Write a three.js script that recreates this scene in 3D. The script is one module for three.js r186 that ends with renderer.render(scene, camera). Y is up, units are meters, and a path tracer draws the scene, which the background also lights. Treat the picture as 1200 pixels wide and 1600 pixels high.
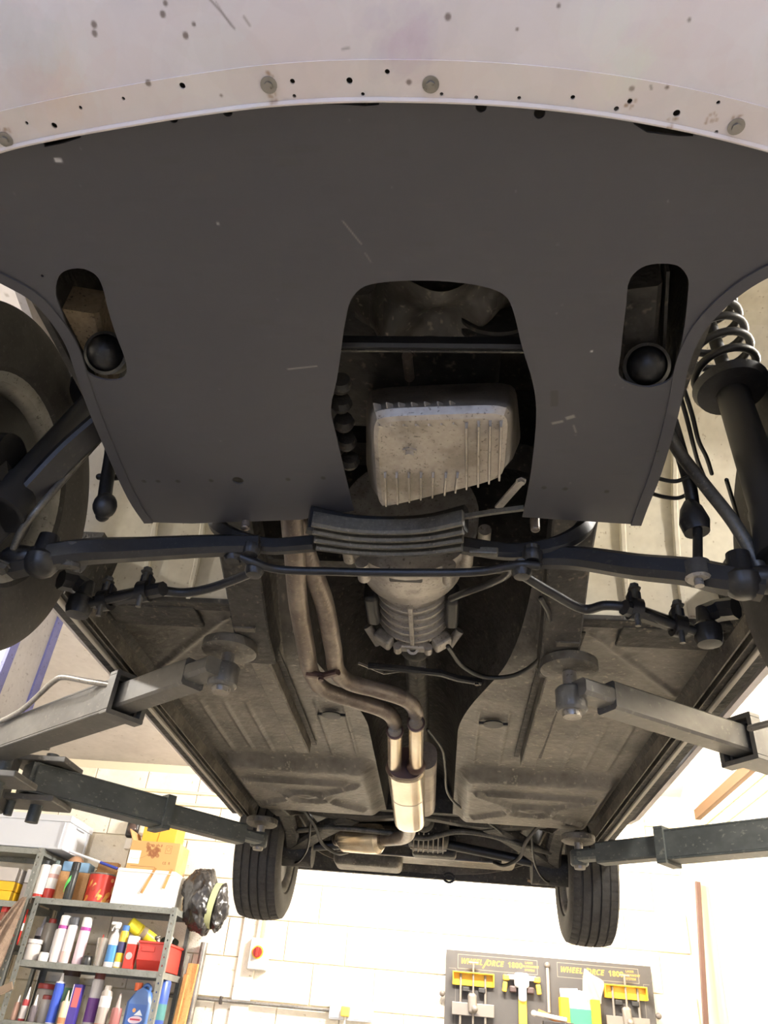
import * as THREE from 'three';
import { RoundedBoxGeometry } from 'three/addons/geometries/RoundedBoxGeometry.js';
import { mergeGeometries, toCreasedNormals } from 'three/addons/utils/BufferGeometryUtils.js';
import { ImprovedNoise } from 'three/addons/math/ImprovedNoise.js';

// ---------------------------------------------------------------- camera, light, exposure
const scene = new THREE.Scene();
const camera = new THREE.PerspectiveCamera(67.99, 0.75, 0.05, 60);
camera.position.set(0, 1.5, 0);
camera.rotation.order = 'YXZ';
camera.rotation.set(THREE.MathUtils.degToRad(34.9), THREE.MathUtils.degToRad(6.5), THREE.MathUtils.degToRad(5.5));
const renderer = new THREE.WebGLRenderer({ antialias: true });
renderer.toneMapping = THREE.LinearToneMapping;
renderer.toneMappingExposure = 2.4;
renderer.shadowMap.enabled = true;
scene.background = new THREE.Color().setRGB(1.1, 1.5, 2.6);   // dusk sky outside the open roller door
// bare fluorescent battens under the ceiling: [centre, length, along ('x' or 'z'), candela]
const BATTENS = [
  [[-2.55, 3.15, -1.3], 1.8, 'z', 6.5],
  [[0.25, 3.12, -5.0], 1.2, 'x', 18],
  [[1.3, 3.1, -1.4], 1.8, 'z', 5.5],
  [[-0.6, 3.15, 1.7], 1.8, 'x', 5],
];
const LAMP_COLOUR = new THREE.Color().setRGB(1.0, 0.95, 0.885);

// ---------------------------------------------------------------- helpers
const counts = {};
function numbered(n) { const k = counts[n] = (counts[n] ?? -1) + 1; return k ? n + '_' + String(k).padStart(3, '0') : n; }
function rnd(seed) { let s = seed >>> 0; return () => { s = (s + 0x6d2b79f5) | 0; let t = Math.imul(s ^ (s >>> 15), 1 | s); t = (t + Math.imul(t ^ (t >>> 7), 61 | t)) ^ t; return ((t ^ (t >>> 14)) >>> 0) / 4294967296; }; }
const vec = (a) => (a.isVector3 ? a.clone() : new THREE.Vector3(a[0], a[1], a[2]));
const UP = new THREE.Vector3(0, 1, 0);
function plain(g) { const h = g.index ? g.toNonIndexed() : g; for (const k of Object.keys(h.attributes)) if (k !== 'position' && k !== 'normal') h.deleteAttribute(k); if (!h.attributes.normal) h.computeVertexNormals(); h.clearGroups(); return h; }
function merge(list) { return list.length === 1 ? plain(list[0]) : mergeGeometries(list.map(plain)); }
function boxUV(g) {   // uv in metres, by the main direction of each triangle
  const p = g.attributes.position, n = g.attributes.normal, uv = new Float32Array(p.count * 2);
  for (let i = 0; i < p.count; i += 3) {
    const ax = Math.abs(n.getX(i) + n.getX(i + 1) + n.getX(i + 2)), ay = Math.abs(n.getY(i) + n.getY(i + 1) + n.getY(i + 2)), az = Math.abs(n.getZ(i) + n.getZ(i + 1) + n.getZ(i + 2));
    for (let k = i; k < i + 3; k++) {
      const x = p.getX(k), y = p.getY(k), z = p.getZ(k);
      let u, v; if (ay >= ax && ay >= az) { u = x; v = z; } else if (ax >= az) { u = z; v = y; } else { u = x; v = y; }
      uv[2 * k] = u; uv[2 * k + 1] = v;
    }
  }
  g.setAttribute('uv', new THREE.BufferAttribute(uv, 2)); return g;
}
// a thing: a Group at its base; its parts are given in room coordinates
function thing(name, label, category, base, group) {
  const o = new THREE.Group(); o.name = numbered(name); o.position.set(...base); scene.add(o);
  o.userData = { label, category }; if (group) o.userData.group = group;
  o.base = vec(base); return o;
}
function part(parent, name, geos, mat, label, keepUV) {
  let g = Array.isArray(geos) ? (keepUV ? geos[0] : merge(geos)) : (keepUV ? geos : plain(geos));
  if (!keepUV) boxUV(g);
  let top = parent; while (top.parent && top.parent !== scene) top = top.parent;
  if (top.base) g.translate(-top.base.x, -top.base.y, -top.base.z);
  const m = new THREE.Mesh(g, mat); m.name = name; m.castShadow = m.receiveShadow = true;
  if (label) m.userData.label = label; parent.add(m); return m;
}
function struct(name, geos, mat, label, category) {
  const g = boxUV(merge(Array.isArray(geos) ? geos : [geos]));
  const m = new THREE.Mesh(g, mat); m.name = name; m.castShadow = m.receiveShadow = true;
  m.userData = { kind: 'structure', label, category }; scene.add(m); return m;
}
function place(g, a, dir) { g.applyQuaternion(new THREE.Quaternion().setFromUnitVectors(UP, dir)); g.translate(a.x, a.y, a.z); return g; }
function box(c, s, rot, r = 0) {
  const g = r ? new RoundedBoxGeometry(s[0], s[1], s[2], 2, Math.min(r, 0.49 * Math.min(...s))) : new THREE.BoxGeometry(...s);
  if (rot) g.applyMatrix4(new THREE.Matrix4().makeRotationFromEuler(new THREE.Euler(rot[0], rot[1], rot[2], 'YXZ')));
  g.translate(...c); return plain(g);
}
function rod(a, b, r, r2 = r, seg = 20) { a = vec(a); b = vec(b); const d = b.clone().sub(a), l = d.length(); const g = new THREE.CylinderGeometry(r2, r, l, seg); g.translate(0, l / 2, 0); return plain(place(g, a, d.normalize())); }
function lathe(profile, a, dir, seg = 32) { const g = new THREE.LatheGeometry(profile.map((q) => new THREE.Vector2(q[0], q[1])), seg); return plain(toCreasedNormals(place(g, vec(a), vec(dir).normalize()), 0.7)); }
function ball(c, r, s = [1, 1, 1], w = 16) { const g = new THREE.SphereGeometry(r, w, Math.max(8, w * 0.6 | 0)); g.scale(...s); g.translate(...c); return plain(g); }
function curve(pts) { return new THREE.CatmullRomCurve3(pts.map(vec), false, 'centripetal'); }
function tube(pts, r, seg = 48, rad = 12, cap = true) {
  const c = curve(pts), list = [plain(new THREE.TubeGeometry(c, seg, r, rad, false))];
  if (cap) for (const q of [pts[0], pts[pts.length - 1]]) list.push(ball(vec(q).toArray(), r, [1, 1, 1], 10));
  return merge(list);
}
// sweep a closed section [[side, up], ...] along points; scale may vary along the way
function sweep(pts, section, scaleAt, upDir = UP, smooth = false) {
  let P = pts.map(vec); if (smooth) P = curve(pts).getPoints(smooth);
  const n = P.length, m = section.length, pos = [];
  const rings = P.map((p, i) => {
    const t = P[Math.min(n - 1, i + 1)].clone().sub(P[Math.max(0, i - 1)]).normalize();
    const side = new THREE.Vector3().crossVectors(t, upDir).normalize(), up = new THREE.Vector3().crossVectors(side, t).normalize();
    const [ss, su] = scaleAt ? scaleAt(i / (n - 1)) : [1, 1];
    return section.map(([s, u]) => p.clone().addScaledVector(side, s * ss).addScaledVector(up, u * su));
  });
  const tri = (a, b, c) => pos.push(...a.toArray(), ...b.toArray(), ...c.toArray());
  for (let i = 0; i < n - 1; i++) for (let j = 0; j < m; j++) { const k = (j + 1) % m, A = rings[i][j], B = rings[i][k], C = rings[i + 1][k], D = rings[i + 1][j]; tri(A, B, C); tri(A, C, D); }
  const faces = THREE.ShapeUtils.triangulateShape(section.map((q) => new THREE.Vector2(...q)), []);
  for (const f of faces) { tri(rings[0][f[0]], rings[0][f[2]], rings[0][f[1]]); tri(rings[n - 1][f[0]], rings[n - 1][f[1]], rings[n - 1][f[2]]); }
  const g = new THREE.BufferGeometry(); g.setAttribute('position', new THREE.Float32BufferAttribute(pos, 3)); g.computeVertexNormals();
  return plain(toCreasedNormals(g, 0.55));
}
const rect = (w, h, c = 0) => c ? [[-w / 2 + c, -h / 2], [w / 2 - c, -h / 2], [w / 2, -h / 2 + c], [w / 2, h / 2 - c], [w / 2 - c, h / 2], [-w / 2 + c, h / 2], [-w / 2, h / 2 - c], [-w / 2, -h / 2 + c]] : [[-w / 2, -h / 2], [w / 2, -h / 2], [w / 2, h / 2], [-w / 2, h / 2]];
function beam(a, b, w, h, c = 0.006) { return sweep([a, b], rect(w, h, Math.min(c, w / 4, h / 4))); }
function hollow(a, b, w, h, t) {   // open box tube
  const d = [a, b].map(vec), dir = d[1].clone().sub(d[0]).normalize(), side = new THREE.Vector3().crossVectors(dir, UP).normalize(), up = new THREE.Vector3().crossVectors(side, dir);
  const off = (s, u) => d.map((p) => p.clone().addScaledVector(side, s).addScaledVector(up, u));
  return merge([sweep(off(0, h / 2 - t / 2), rect(w, t, 0.002)), sweep(off(0, -h / 2 + t / 2), rect(w, t, 0.002)), sweep(off(w / 2 - t / 2, 0), rect(t, h - 2 * t)), sweep(off(-w / 2 + t / 2, 0), rect(t, h - 2 * t))]);
}
function plate(outline, holes, y, t, bevel = 0) {   // flat sheet: outline [[x, z], ...] or [[x, y, z], ...], from height y up to y + t
  const two = (q) => (q.length === 3 ? new THREE.Vector2(q[0], -q[2]) : new THREE.Vector2(q[0], -q[1]));
  const s = new THREE.Shape(outline.map(two)); for (const h of holes || []) s.holes.push(new THREE.Path(h.map(two)));
  const g = new THREE.ExtrudeGeometry(s, { depth: t, bevelEnabled: bevel > 0, bevelSize: bevel, bevelThickness: bevel, bevelSegments: 1, curveSegments: 8 });
  g.rotateX(-Math.PI / 2); g.translate(0, y, 0); return plain(g);
}
function smoothLine(pts, n, closed = false) { return new THREE.CatmullRomCurve3(pts.map((q) => vec(q.length === 3 ? q : [q[0], 0, q[1]])), closed, 'centripetal').getPoints(n).map((p) => [p.x, p.y, p.z]); }
function circleHole(c, r, n = 14) { const o = []; for (let i = 0; i < n; i++) o.push([c[0] + r * Math.cos(2 * Math.PI * i / n), c[c.length - 1] + r * Math.sin(2 * Math.PI * i / n)]); return o; }
function upright(outline, z, d, bevel = 0) {   // outline [[x, y], ...] extruded from z towards +z
  const g = new THREE.ExtrudeGeometry(new THREE.Shape(outline.map((q) => new THREE.Vector2(...q))), { depth: d, bevelEnabled: bevel > 0, bevelSize: bevel, bevelThickness: bevel, bevelSegments: 1 });
  g.translate(0, 0, z); return plain(g);
}
function surface(nu, nv, fn) {   // open sheet from fn(u, v) -> [x, y, z]
  const pos = [], idx = [];
  for (let j = 0; j <= nv; j++) for (let i = 0; i <= nu; i++) pos.push(...fn(i / nu, j / nv));
  for (let j = 0; j < nv; j++) for (let i = 0; i < nu; i++) { const a = j * (nu + 1) + i, b = a + 1, c = a + nu + 1, d = c + 1; idx.push(a, b, d, a, d, c); }
  const g = new THREE.BufferGeometry(); g.setAttribute('position', new THREE.Float32BufferAttribute(pos, 3)); g.setIndex(idx); g.computeVertexNormals(); return plain(g);
}
function hexbolt(c, dir, r, h) { return lathe([[0, 0], [r * 1.45, 0], [r * 1.45, h * 0.25], [r, h * 0.25], [r, h], [0, h]], c, dir, 6); }

// ---------------------------------------------------------------- textures and materials
function noiseGrid(n, seed) { const r = rnd(seed), a = new Float32Array(n * n); for (let i = 0; i < a.length; i++) a[i] = r(); return a; }
function fbm(size, cells, oct, seed, stretch = 1) {   // tileable value noise 0..1
  const out = new Float32Array(size * size); let amp = 1, tot = 0;
  for (let o = 0; o < oct; o++) {
    const n = Math.max(2, Math.min(size, cells << o)), g = noiseGrid(n, seed + o * 101), ny = Math.max(2, Math.round(n / stretch));
    for (let y = 0; y < size; y++) { const fy = y / size * ny, y0 = Math.floor(fy), ty = fy - y0, sy = ty * ty * (3 - 2 * ty), ya = (y0 % ny) * n, yb = ((y0 + 1) % ny) * n;
      for (let x = 0; x < size; x++) { const fx = x / size * n, x0 = Math.floor(fx), tx = fx - x0, sx = tx * tx * (3 - 2 * tx), xa = x0 % n, xb = (x0 + 1) % n;
        out[y * size + x] += amp * ((g[ya + xa] * (1 - sx) + g[ya + xb] * sx) * (1 - sy) + (g[yb + xa] * (1 - sx) + g[yb + xb] * sx) * sy); } }
    tot += amp; amp *= 0.55;
  }
  for (let i = 0; i < out.length; i++) out[i] /= tot; return out;
}
const smooth = (a, b, x) => { const t = Math.min(1, Math.max(0, (x - a) / (b - a))); return t * t * (3 - 2 * t); };
// grain and patches: base colour with patches of a second and specks of a third (sRGB 0..255)
function grainMap(base, patch, speck, o = {}) {
  const S = o.size || 256, coarse = fbm(S, o.cells || 4, 5, o.seed || 1, o.stretch || 1), fine = fbm(S, 48, 2, (o.seed || 1) + 7), sp = fbm(S, o.speckCells || 64, 3, (o.seed || 1) + 31);
  const d = new Uint8Array(S * S * 4), lo = o.lo ?? 0.42, hi = o.hi ?? 0.68, g = o.grain ?? 14;
  for (let i = 0; i < S * S; i++) {
    const a = smooth(lo, hi, coarse[i]), b = smooth(Math.max(o.slo ?? 0.72, 0.72), Math.max(o.shi ?? 0.8, 0.8), sp[i]), gr = (fine[i] - 0.5) * 2 * g;
    for (let k = 0; k < 3; k++) d[4 * i + k] = Math.max(0, Math.min(255, (base[k] * (1 - a) + patch[k] * a) * (1 - b) + speck[k] * b + gr));
    d[4 * i + 3] = 255;
  }
  const t = new THREE.DataTexture(d, S, S); t.colorSpace = THREE.SRGBColorSpace; t.wrapS = t.wrapT = THREE.RepeatWrapping; t.magFilter = THREE.LinearFilter; t.minFilter = THREE.LinearMipmapLinearFilter; t.generateMipmaps = true;
  t.repeat.set(1 / (o.tile || 0.6), 1 / (o.tile || 0.6)); t.needsUpdate = true; return t;
}
function bumpMap(cells, oct, seed, tile, S = 256) {
  const f = fbm(S, cells, oct, seed), d = new Uint8Array(S * S * 4); for (let i = 0; i < S * S; i++) { d[4 * i] = d[4 * i + 1] = d[4 * i + 2] = f[i] * 255; d[4 * i + 3] = 255; }
  const t = new THREE.DataTexture(d, S, S); t.wrapS = t.wrapT = THREE.RepeatWrapping; t.magFilter = THREE.LinearFilter; t.repeat.set(1 / tile, 1 / tile); t.needsUpdate = true; return t;
}
const hex = (c) => new THREE.Color(c);
const M = {};
function mat(key, o) { const m = new THREE.MeshStandardMaterial({ side: THREE.DoubleSide, ...o }); m.name = key; M[key] = m; return m; }
const solids = {};
function paint(c, rough = 0.5, metal = 0) { const k = c + '/' + rough + '/' + metal; return solids[k] ||= new THREE.MeshStandardMaterial({ color: c, roughness: rough, metalness: metal, side: THREE.DoubleSide }); }
const lump = bumpMap(12, 4, 5, 0.25), orange = bumpMap(64, 2, 9, 0.3);
mat('wall', { map: grainMap([244, 236, 218], [236, 226, 204], [196, 180, 150], { seed: 3, tile: 1.3, cells: 3, slo: 0.8, shi: 0.84, speckCells: 50, grain: 6 }), roughness: 0.85, bumpMap: orange, bumpScale: 0.0015 });
mat('ceiling', { map: grainMap([200, 194, 189], [190, 184, 179], [168, 160, 152], { seed: 8, tile: 1.5, cells: 3, slo: 0.8, shi: 0.84, speckCells: 50, grain: 5 }), roughness: 0.9 });
mat('floor', { map: grainMap([150, 146, 140], [132, 128, 122], [96, 92, 86], { seed: 12, tile: 2, cells: 4 }), roughness: 0.7 });
mat('mortar', { color: hex('#d8ccb0'), roughness: 0.95 });
mat('valance', { map: grainMap([214, 208, 208], [202, 196, 192], [186, 178, 168], { seed: 21, tile: 0.5, cells: 3, slo: 0.78, shi: 0.84, speckCells: 60, grain: 5 }), roughness: 0.55 });
mat('underseal', { map: grainMap([58, 55, 50], [38, 36, 33], [96, 88, 76], { seed: 33, tile: 0.7, cells: 5, slo: 0.68, shi: 0.74, grain: 10 }), roughness: 0.62, bumpMap: lump, bumpScale: 0.004 });
mat('floorpan', { map: grainMap([108, 103, 95], [80, 76, 69], [134, 127, 114], { seed: 44, tile: 0.8, cells: 4, slo: 0.7, shi: 0.76, grain: 10 }), roughness: 0.5, metalness: 0.1, bumpMap: lump, bumpScale: 0.003 });
mat('rail', { map: grainMap([98, 93, 84], [66, 62, 55], [136, 126, 110], { seed: 45, tile: 0.5, cells: 4, slo: 0.64, shi: 0.72, grain: 10 }), roughness: 0.55, bumpMap: lump, bumpScale: 0.003 });
mat('black', { color: hex('#1b1b1c'), roughness: 0.5 });
mat('satin', { map: grainMap([28, 28, 30], [21, 21, 22], [48, 45, 41], { seed: 50, tile: 0.3, cells: 6, slo: 0.68, shi: 0.74, grain: 5 }), roughness: 0.44, metalness: 0.15 });
mat('rubber', { map: grainMap([54, 52, 49], [46, 44, 42], [72, 69, 65], { seed: 53, tile: 0.3, cells: 6, slo: 0.72, shi: 0.8, grain: 5 }), roughness: 0.75 });
mat('cable', { color: hex('#141414'), roughness: 0.45 });
mat('alloy', { map: grainMap([168, 163, 156], [140, 135, 128], [108, 103, 96], { seed: 61, tile: 0.3, cells: 5, slo: 0.64, shi: 0.72, grain: 10 }), roughness: 0.45, metalness: 0.4 });
mat('sump', { map: grainMap([164, 157, 147], [136, 129, 119], [104, 98, 90], { seed: 62, tile: 0.25, cells: 4, slo: 0.66, shi: 0.74, grain: 8 }), roughness: 0.42, metalness: 0.55 });
mat('stainless', { map: grainMap([196, 184, 164], [178, 160, 134], [150, 130, 104], { seed: 63, tile: 0.3, cells: 3, stretch: 4, slo: 0.74, shi: 0.8, grain: 4 }), roughness: 0.26, metalness: 0.9 });
mat('pipe', { map: grainMap([122, 112, 102], [98, 88, 80], [136, 124, 108], { seed: 64, tile: 0.3, cells: 5, slo: 0.68, shi: 0.74, grain: 8 }), roughness: 0.42, metalness: 0.55 });
mat('scorched', { color: hex('#4a3834'), roughness: 0.45, metalness: 0.6 });
mat('rim', { map: grainMap([150, 148, 142], [128, 126, 120], [92, 88, 82], { seed: 65, tile: 0.3, cells: 5, grain: 5 }), roughness: 0.5, metalness: 0.3 });
mat('archpaint', { map: grainMap([212, 206, 188], [200, 192, 172], [160, 147, 124], { seed: 66, tile: 0.5, cells: 4, slo: 0.8, shi: 0.86, grain: 6 }), roughness: 0.6 });
mat('rusty', { map: grainMap([142, 126, 102], [112, 97, 76], [76, 62, 48], { seed: 67, tile: 0.25, cells: 5, grain: 12 }), roughness: 0.8 });
mat('lift', { map: grainMap([99, 97, 92], [88, 86, 82], [118, 114, 106], { seed: 71, tile: 0.6, cells: 5, slo: 0.69, shi: 0.75, grain: 6 }), roughness: 0.42, metalness: 0.15 });
mat('liftdark', { map: grainMap([78, 82, 80], [66, 70, 69], [112, 112, 106], { seed: 72, tile: 0.6, cells: 5, slo: 0.72, shi: 0.78, grain: 5 }), roughness: 0.45, metalness: 0.1 });
mat('liftblue', { map: grainMap([122, 124, 178], [112, 114, 166], [90, 90, 120], { seed: 73, tile: 0.6, cells: 5, slo: 0.74, shi: 0.8, grain: 4 }), roughness: 0.5 });
mat('liftpost', { map: grainMap([196, 193, 187], [184, 181, 175], [160, 156, 150], { seed: 79, tile: 0.7, cells: 4, grain: 5 }), roughness: 0.5 });
mat('steelDark', { map: grainMap([86, 84, 78], [64, 62, 58], [112, 106, 96], { seed: 90, tile: 0.2, cells: 5, grain: 8 }), roughness: 0.45, metalness: 0.4 });
mat('steel', { map: grainMap([146, 142, 136], [124, 120, 114], [90, 84, 76], { seed: 74, tile: 0.3, cells: 5, grain: 6 }), roughness: 0.4, metalness: 0.6 });
mat('shelfsteel', { map: grainMap([136, 138, 132], [124, 126, 120], [100, 98, 92], { seed: 75, tile: 0.5, cells: 5, slo: 0.72, shi: 0.78, grain: 5 }), roughness: 0.5, metalness: 0.2 });
mat('cardboard', { map: grainMap([196, 152, 104], [180, 136, 90], [150, 110, 70], { seed: 76, tile: 0.3, cells: 4, stretch: 3, slo: 0.74, shi: 0.8, grain: 6 }), roughness: 0.85 });
mat('timber', { map: grainMap([196, 150, 92], [168, 122, 70], [134, 92, 52], { seed: 77, tile: 0.4, cells: 12, stretch: 8, grain: 6 }), roughness: 0.75 });

// ---------------------------------------------------------------- the room
const XL = -4.3, XR = 1.95, ZB = -6.3, ZF = 3.4, YC = 3.27;
struct('floor', box([(XL + XR) / 2, -0.06, (ZB + ZF) / 2], [XR - XL + 0.6, 0.12, ZF - ZB + 0.6]), M.floor, 'grey concrete garage floor', 'floor');
const ceiling = struct('ceiling', box([(XL + XR) / 2, YC + 0.06, (ZB + ZF) / 2], [XR - XL + 0.6, 0.12, ZF - ZB + 0.6]), M.ceiling, 'pale painted garage ceiling', 'ceiling');
// sloping boards between the ceiling and the right wall
{
  const a = [1.84, YC, ZB], b = [1.40, YC, -3.9], c = [1.40, YC, ZF], d = [XR, 3.16, ZF], e = [XR, 3.16, ZB], pos = [];
  for (const [p, q, r] of [[a, e, b], [b, e, d], [b, d, c]]) pos.push(...p, ...q, ...r);
  const up = (q) => [q[0] + 0.05, YC + 0.05, q[2]];
  const g = new THREE.BufferGeometry(); for (const [p, q, r] of [[up(a), up(b), up(e)], [up(b), up(d), up(e)], [up(b), up(c), up(d)]]) pos.push(...p, ...q, ...r);
  g.setAttribute('position', new THREE.Float32BufferAttribute(pos, 3)); g.computeVertexNormals();
  struct('trim_1', g, M.wall, 'cream sloping soffit where the ceiling meets the side wall', 'soffit');
}
struct('wall_left', box([XL - 0.1, YC / 2, (ZB + ZF) / 2], [0.2, YC, ZF - ZB]), M.wall, 'cream painted side wall beside the shelving', 'wall');
struct('wall_right', box([XR + 0.1, YC / 2, (ZB + ZF) / 2], [0.2, YC, ZF - ZB]), M.wall, 'cream painted side wall with a timber rail and pipes', 'wall');
const back = struct('wall_back', box([(XL + XR) / 2, YC / 2, ZB - 0.11], [XR - XL + 0.4, YC, 0.2]), M.mortar, 'cream painted concrete block wall behind the shelving and tool board', 'wall');
{
  const cl = 0.445, ch = 0.255, gap = 0.007, blockGeo = [0, 1, 2].map((k) => boxUV(box([0, 0, 0], [cl - gap, ch - gap, 0.03], null, 0.005)));
  blockGeo.forEach((g, k) => { const uv = g.attributes.uv; for (let i = 0; i < uv.count; i++) uv.setXY(i, uv.getX(i) + k * 0.41, uv.getY(i) + k * 0.27); });
  const blockMat = [M.wall, M.wall.clone(), M.wall.clone()]; blockMat[1].color.setRGB(0.96, 0.95, 0.93); blockMat[2].color.setRGB(0.98, 0.97, 0.98);
  const R = rnd(5); let n = 0;
  for (let row = 3; row < 13; row++) {
    const y = 0.02 + row * ch; if (y + ch / 2 > YC) break;
    for (let i = 0; i < 15; i++) {
      const x = XL + 0.05 + (i + (row % 2 ? 0.5 : 0)) * cl + cl / 2; if (x + cl / 2 > XR) break;
      const k = (R() * 3) | 0, m = new THREE.Mesh(blockGeo[k], blockMat[k]); m.name = n ? 'block_' + String(n).padStart(3, '0') : 'block'; n++;
      m.position.set(x, y, ZB - 0.011 + R() * 0.003); m.castShadow = m.receiveShadow = true; back.add(m);
    }
  }
}
// front wall with an open roller door behind the viewer
struct('wall_front', [box([XL + 0.75, YC / 2, ZF + 0.1], [1.5, YC, 0.2]), box([XR - 0.5, YC / 2, ZF + 0.1], [1.0, YC, 0.2]), box([(XL + XR) / 2, 2.95, ZF + 0.1], [XR - XL, 0.64, 0.2])], M.wall, 'front wall around the open garage doorway', 'wall');
struct('ground_outside', box([-1, -0.06, ZF + 4.3], [14, 0.12, 8]), M.floor, 'concrete yard outside the garage door', 'ground');
// pipes and timber rail along the walls
struct('trim_2', box([XR - 0.02, 3.13, -4.2], [0.04, 0.07, 4.1]), paint('#63482e', 0.7), 'brown timber rail along the top of the side wall', 'rail');
{
  const pm = paint('#e9dcb8', 0.5);
  let k = 3; for (const y of [3.04, 2.95]) struct('trim_' + k++, tube([[XR - 0.02, y, -2.2], [XR - 0.02, y, -5.9], [XR - 0.025, y, ZB + 0.035], [XR - 0.06, y, ZB + 0.02], [XR - 0.6, y + 0.005, ZB + 0.02], [XL + 0.3, y + 0.01, ZB + 0.02]], 0.012, 90, 8), pm, 'cream painted pipe running round the corner of the walls', 'pipe');
}
// fluorescent battens
for (const [c, len, along, rad] of BATTENS) {
  const lx = along === 'x', t = thing('fluorescent_batten', 'white fluorescent batten fixed under the ceiling ' + (c[2] < -4 ? 'behind the car' : c[2] > 1 ? 'in front of the car' : c[0] < 0 ? 'on the shelving side of the car' : 'by the timber rail'), 'lamp', [c[0], YC - 0.1, c[2]]);
  part(t, 'housing', box([c[0], c[1] + 0.045, c[2]], lx ? [len + 0.1, 0.05, 0.1] : [0.1, 0.05, len + 0.1], null, 0.01), paint('#e8e8e4', 0.5));
  const glow = new THREE.MeshStandardMaterial({ color: '#ffffff', emissive: LAMP_COLOUR, emissiveIntensity: 6 });
  const h = len / 2; part(t, 'tube', rod(lx ? [c[0] - h, c[1], c[2]] : [c[0], c[1], c[2] - h], lx ? [c[0] + h, c[1], c[2]] : [c[0], c[1], c[2] + h], 0.014), glow);
  for (const s of [-1, 1]) part(t, 'end_cap', box(lx ? [c[0] + s * (h + 0.02), c[1], c[2]] : [c[0], c[1], c[2] + s * (h + 0.02)], [0.04, 0.045, 0.04], null, 0.005), paint('#d8d8d4', 0.5));
  for (const q of [-0.33, 0, 0.33]) {
    const L = new THREE.PointLight(LAMP_COLOUR, rad / 3); L.position.set(c[0] + (lx ? q * len : 0), c[1] - 0.06, c[2] + (lx ? 0 : q * len)); L.castShadow = true; L.shadow.radius = 2; scene.add(L);
  }
}

// ---------------------------------------------------------------- the car, seen from underneath
const XC = -0.11;   // centre line of the car
const car = thing('car', 'light grey classic car raised on a two-post lift, seen from underneath', 'car', [XC, 1.92, -2.45]);
// front valance: a curved panel with a flat drilled flange
const EDGE = smoothLine([[-0.7737,2.24,-0.4967],[-0.6145,2.24,-0.4476],[-0.4907,2.24,-0.4102],[-0.4137,2.24,-0.3955],[-0.3414,2.24,-0.3848],[-0.2723,2.24,-0.3757],[-0.193,2.24,-0.3677],[-0.117,2.24,-0.3649],[-0.0491,2.24,-0.3662],[0.0179,2.24,-0.3699],[0.0787,2.24,-0.3759],[0.1399,2.24,-0.3848],[0.2147,2.24,-0.3997],[0.2923,2.24,-0.4198],[0.3875,2.24,-0.4488],[0.5056,2.24,-0.492]], 80);
const valance = part(car, 'front_valance', [
  surface(80, 24, (u, v) => { const q = EDGE[Math.round(u * 80)], d = 0.034 + 0.55 * v; return [q[0], 2.2405 + 0.32 * Math.pow(v, 1.35), q[2] + d]; }),
  sweep(EDGE, rect(0.005, 0.007, 0.002)),
], M.valance, 'light grey painted front panel with small chips');
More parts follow.
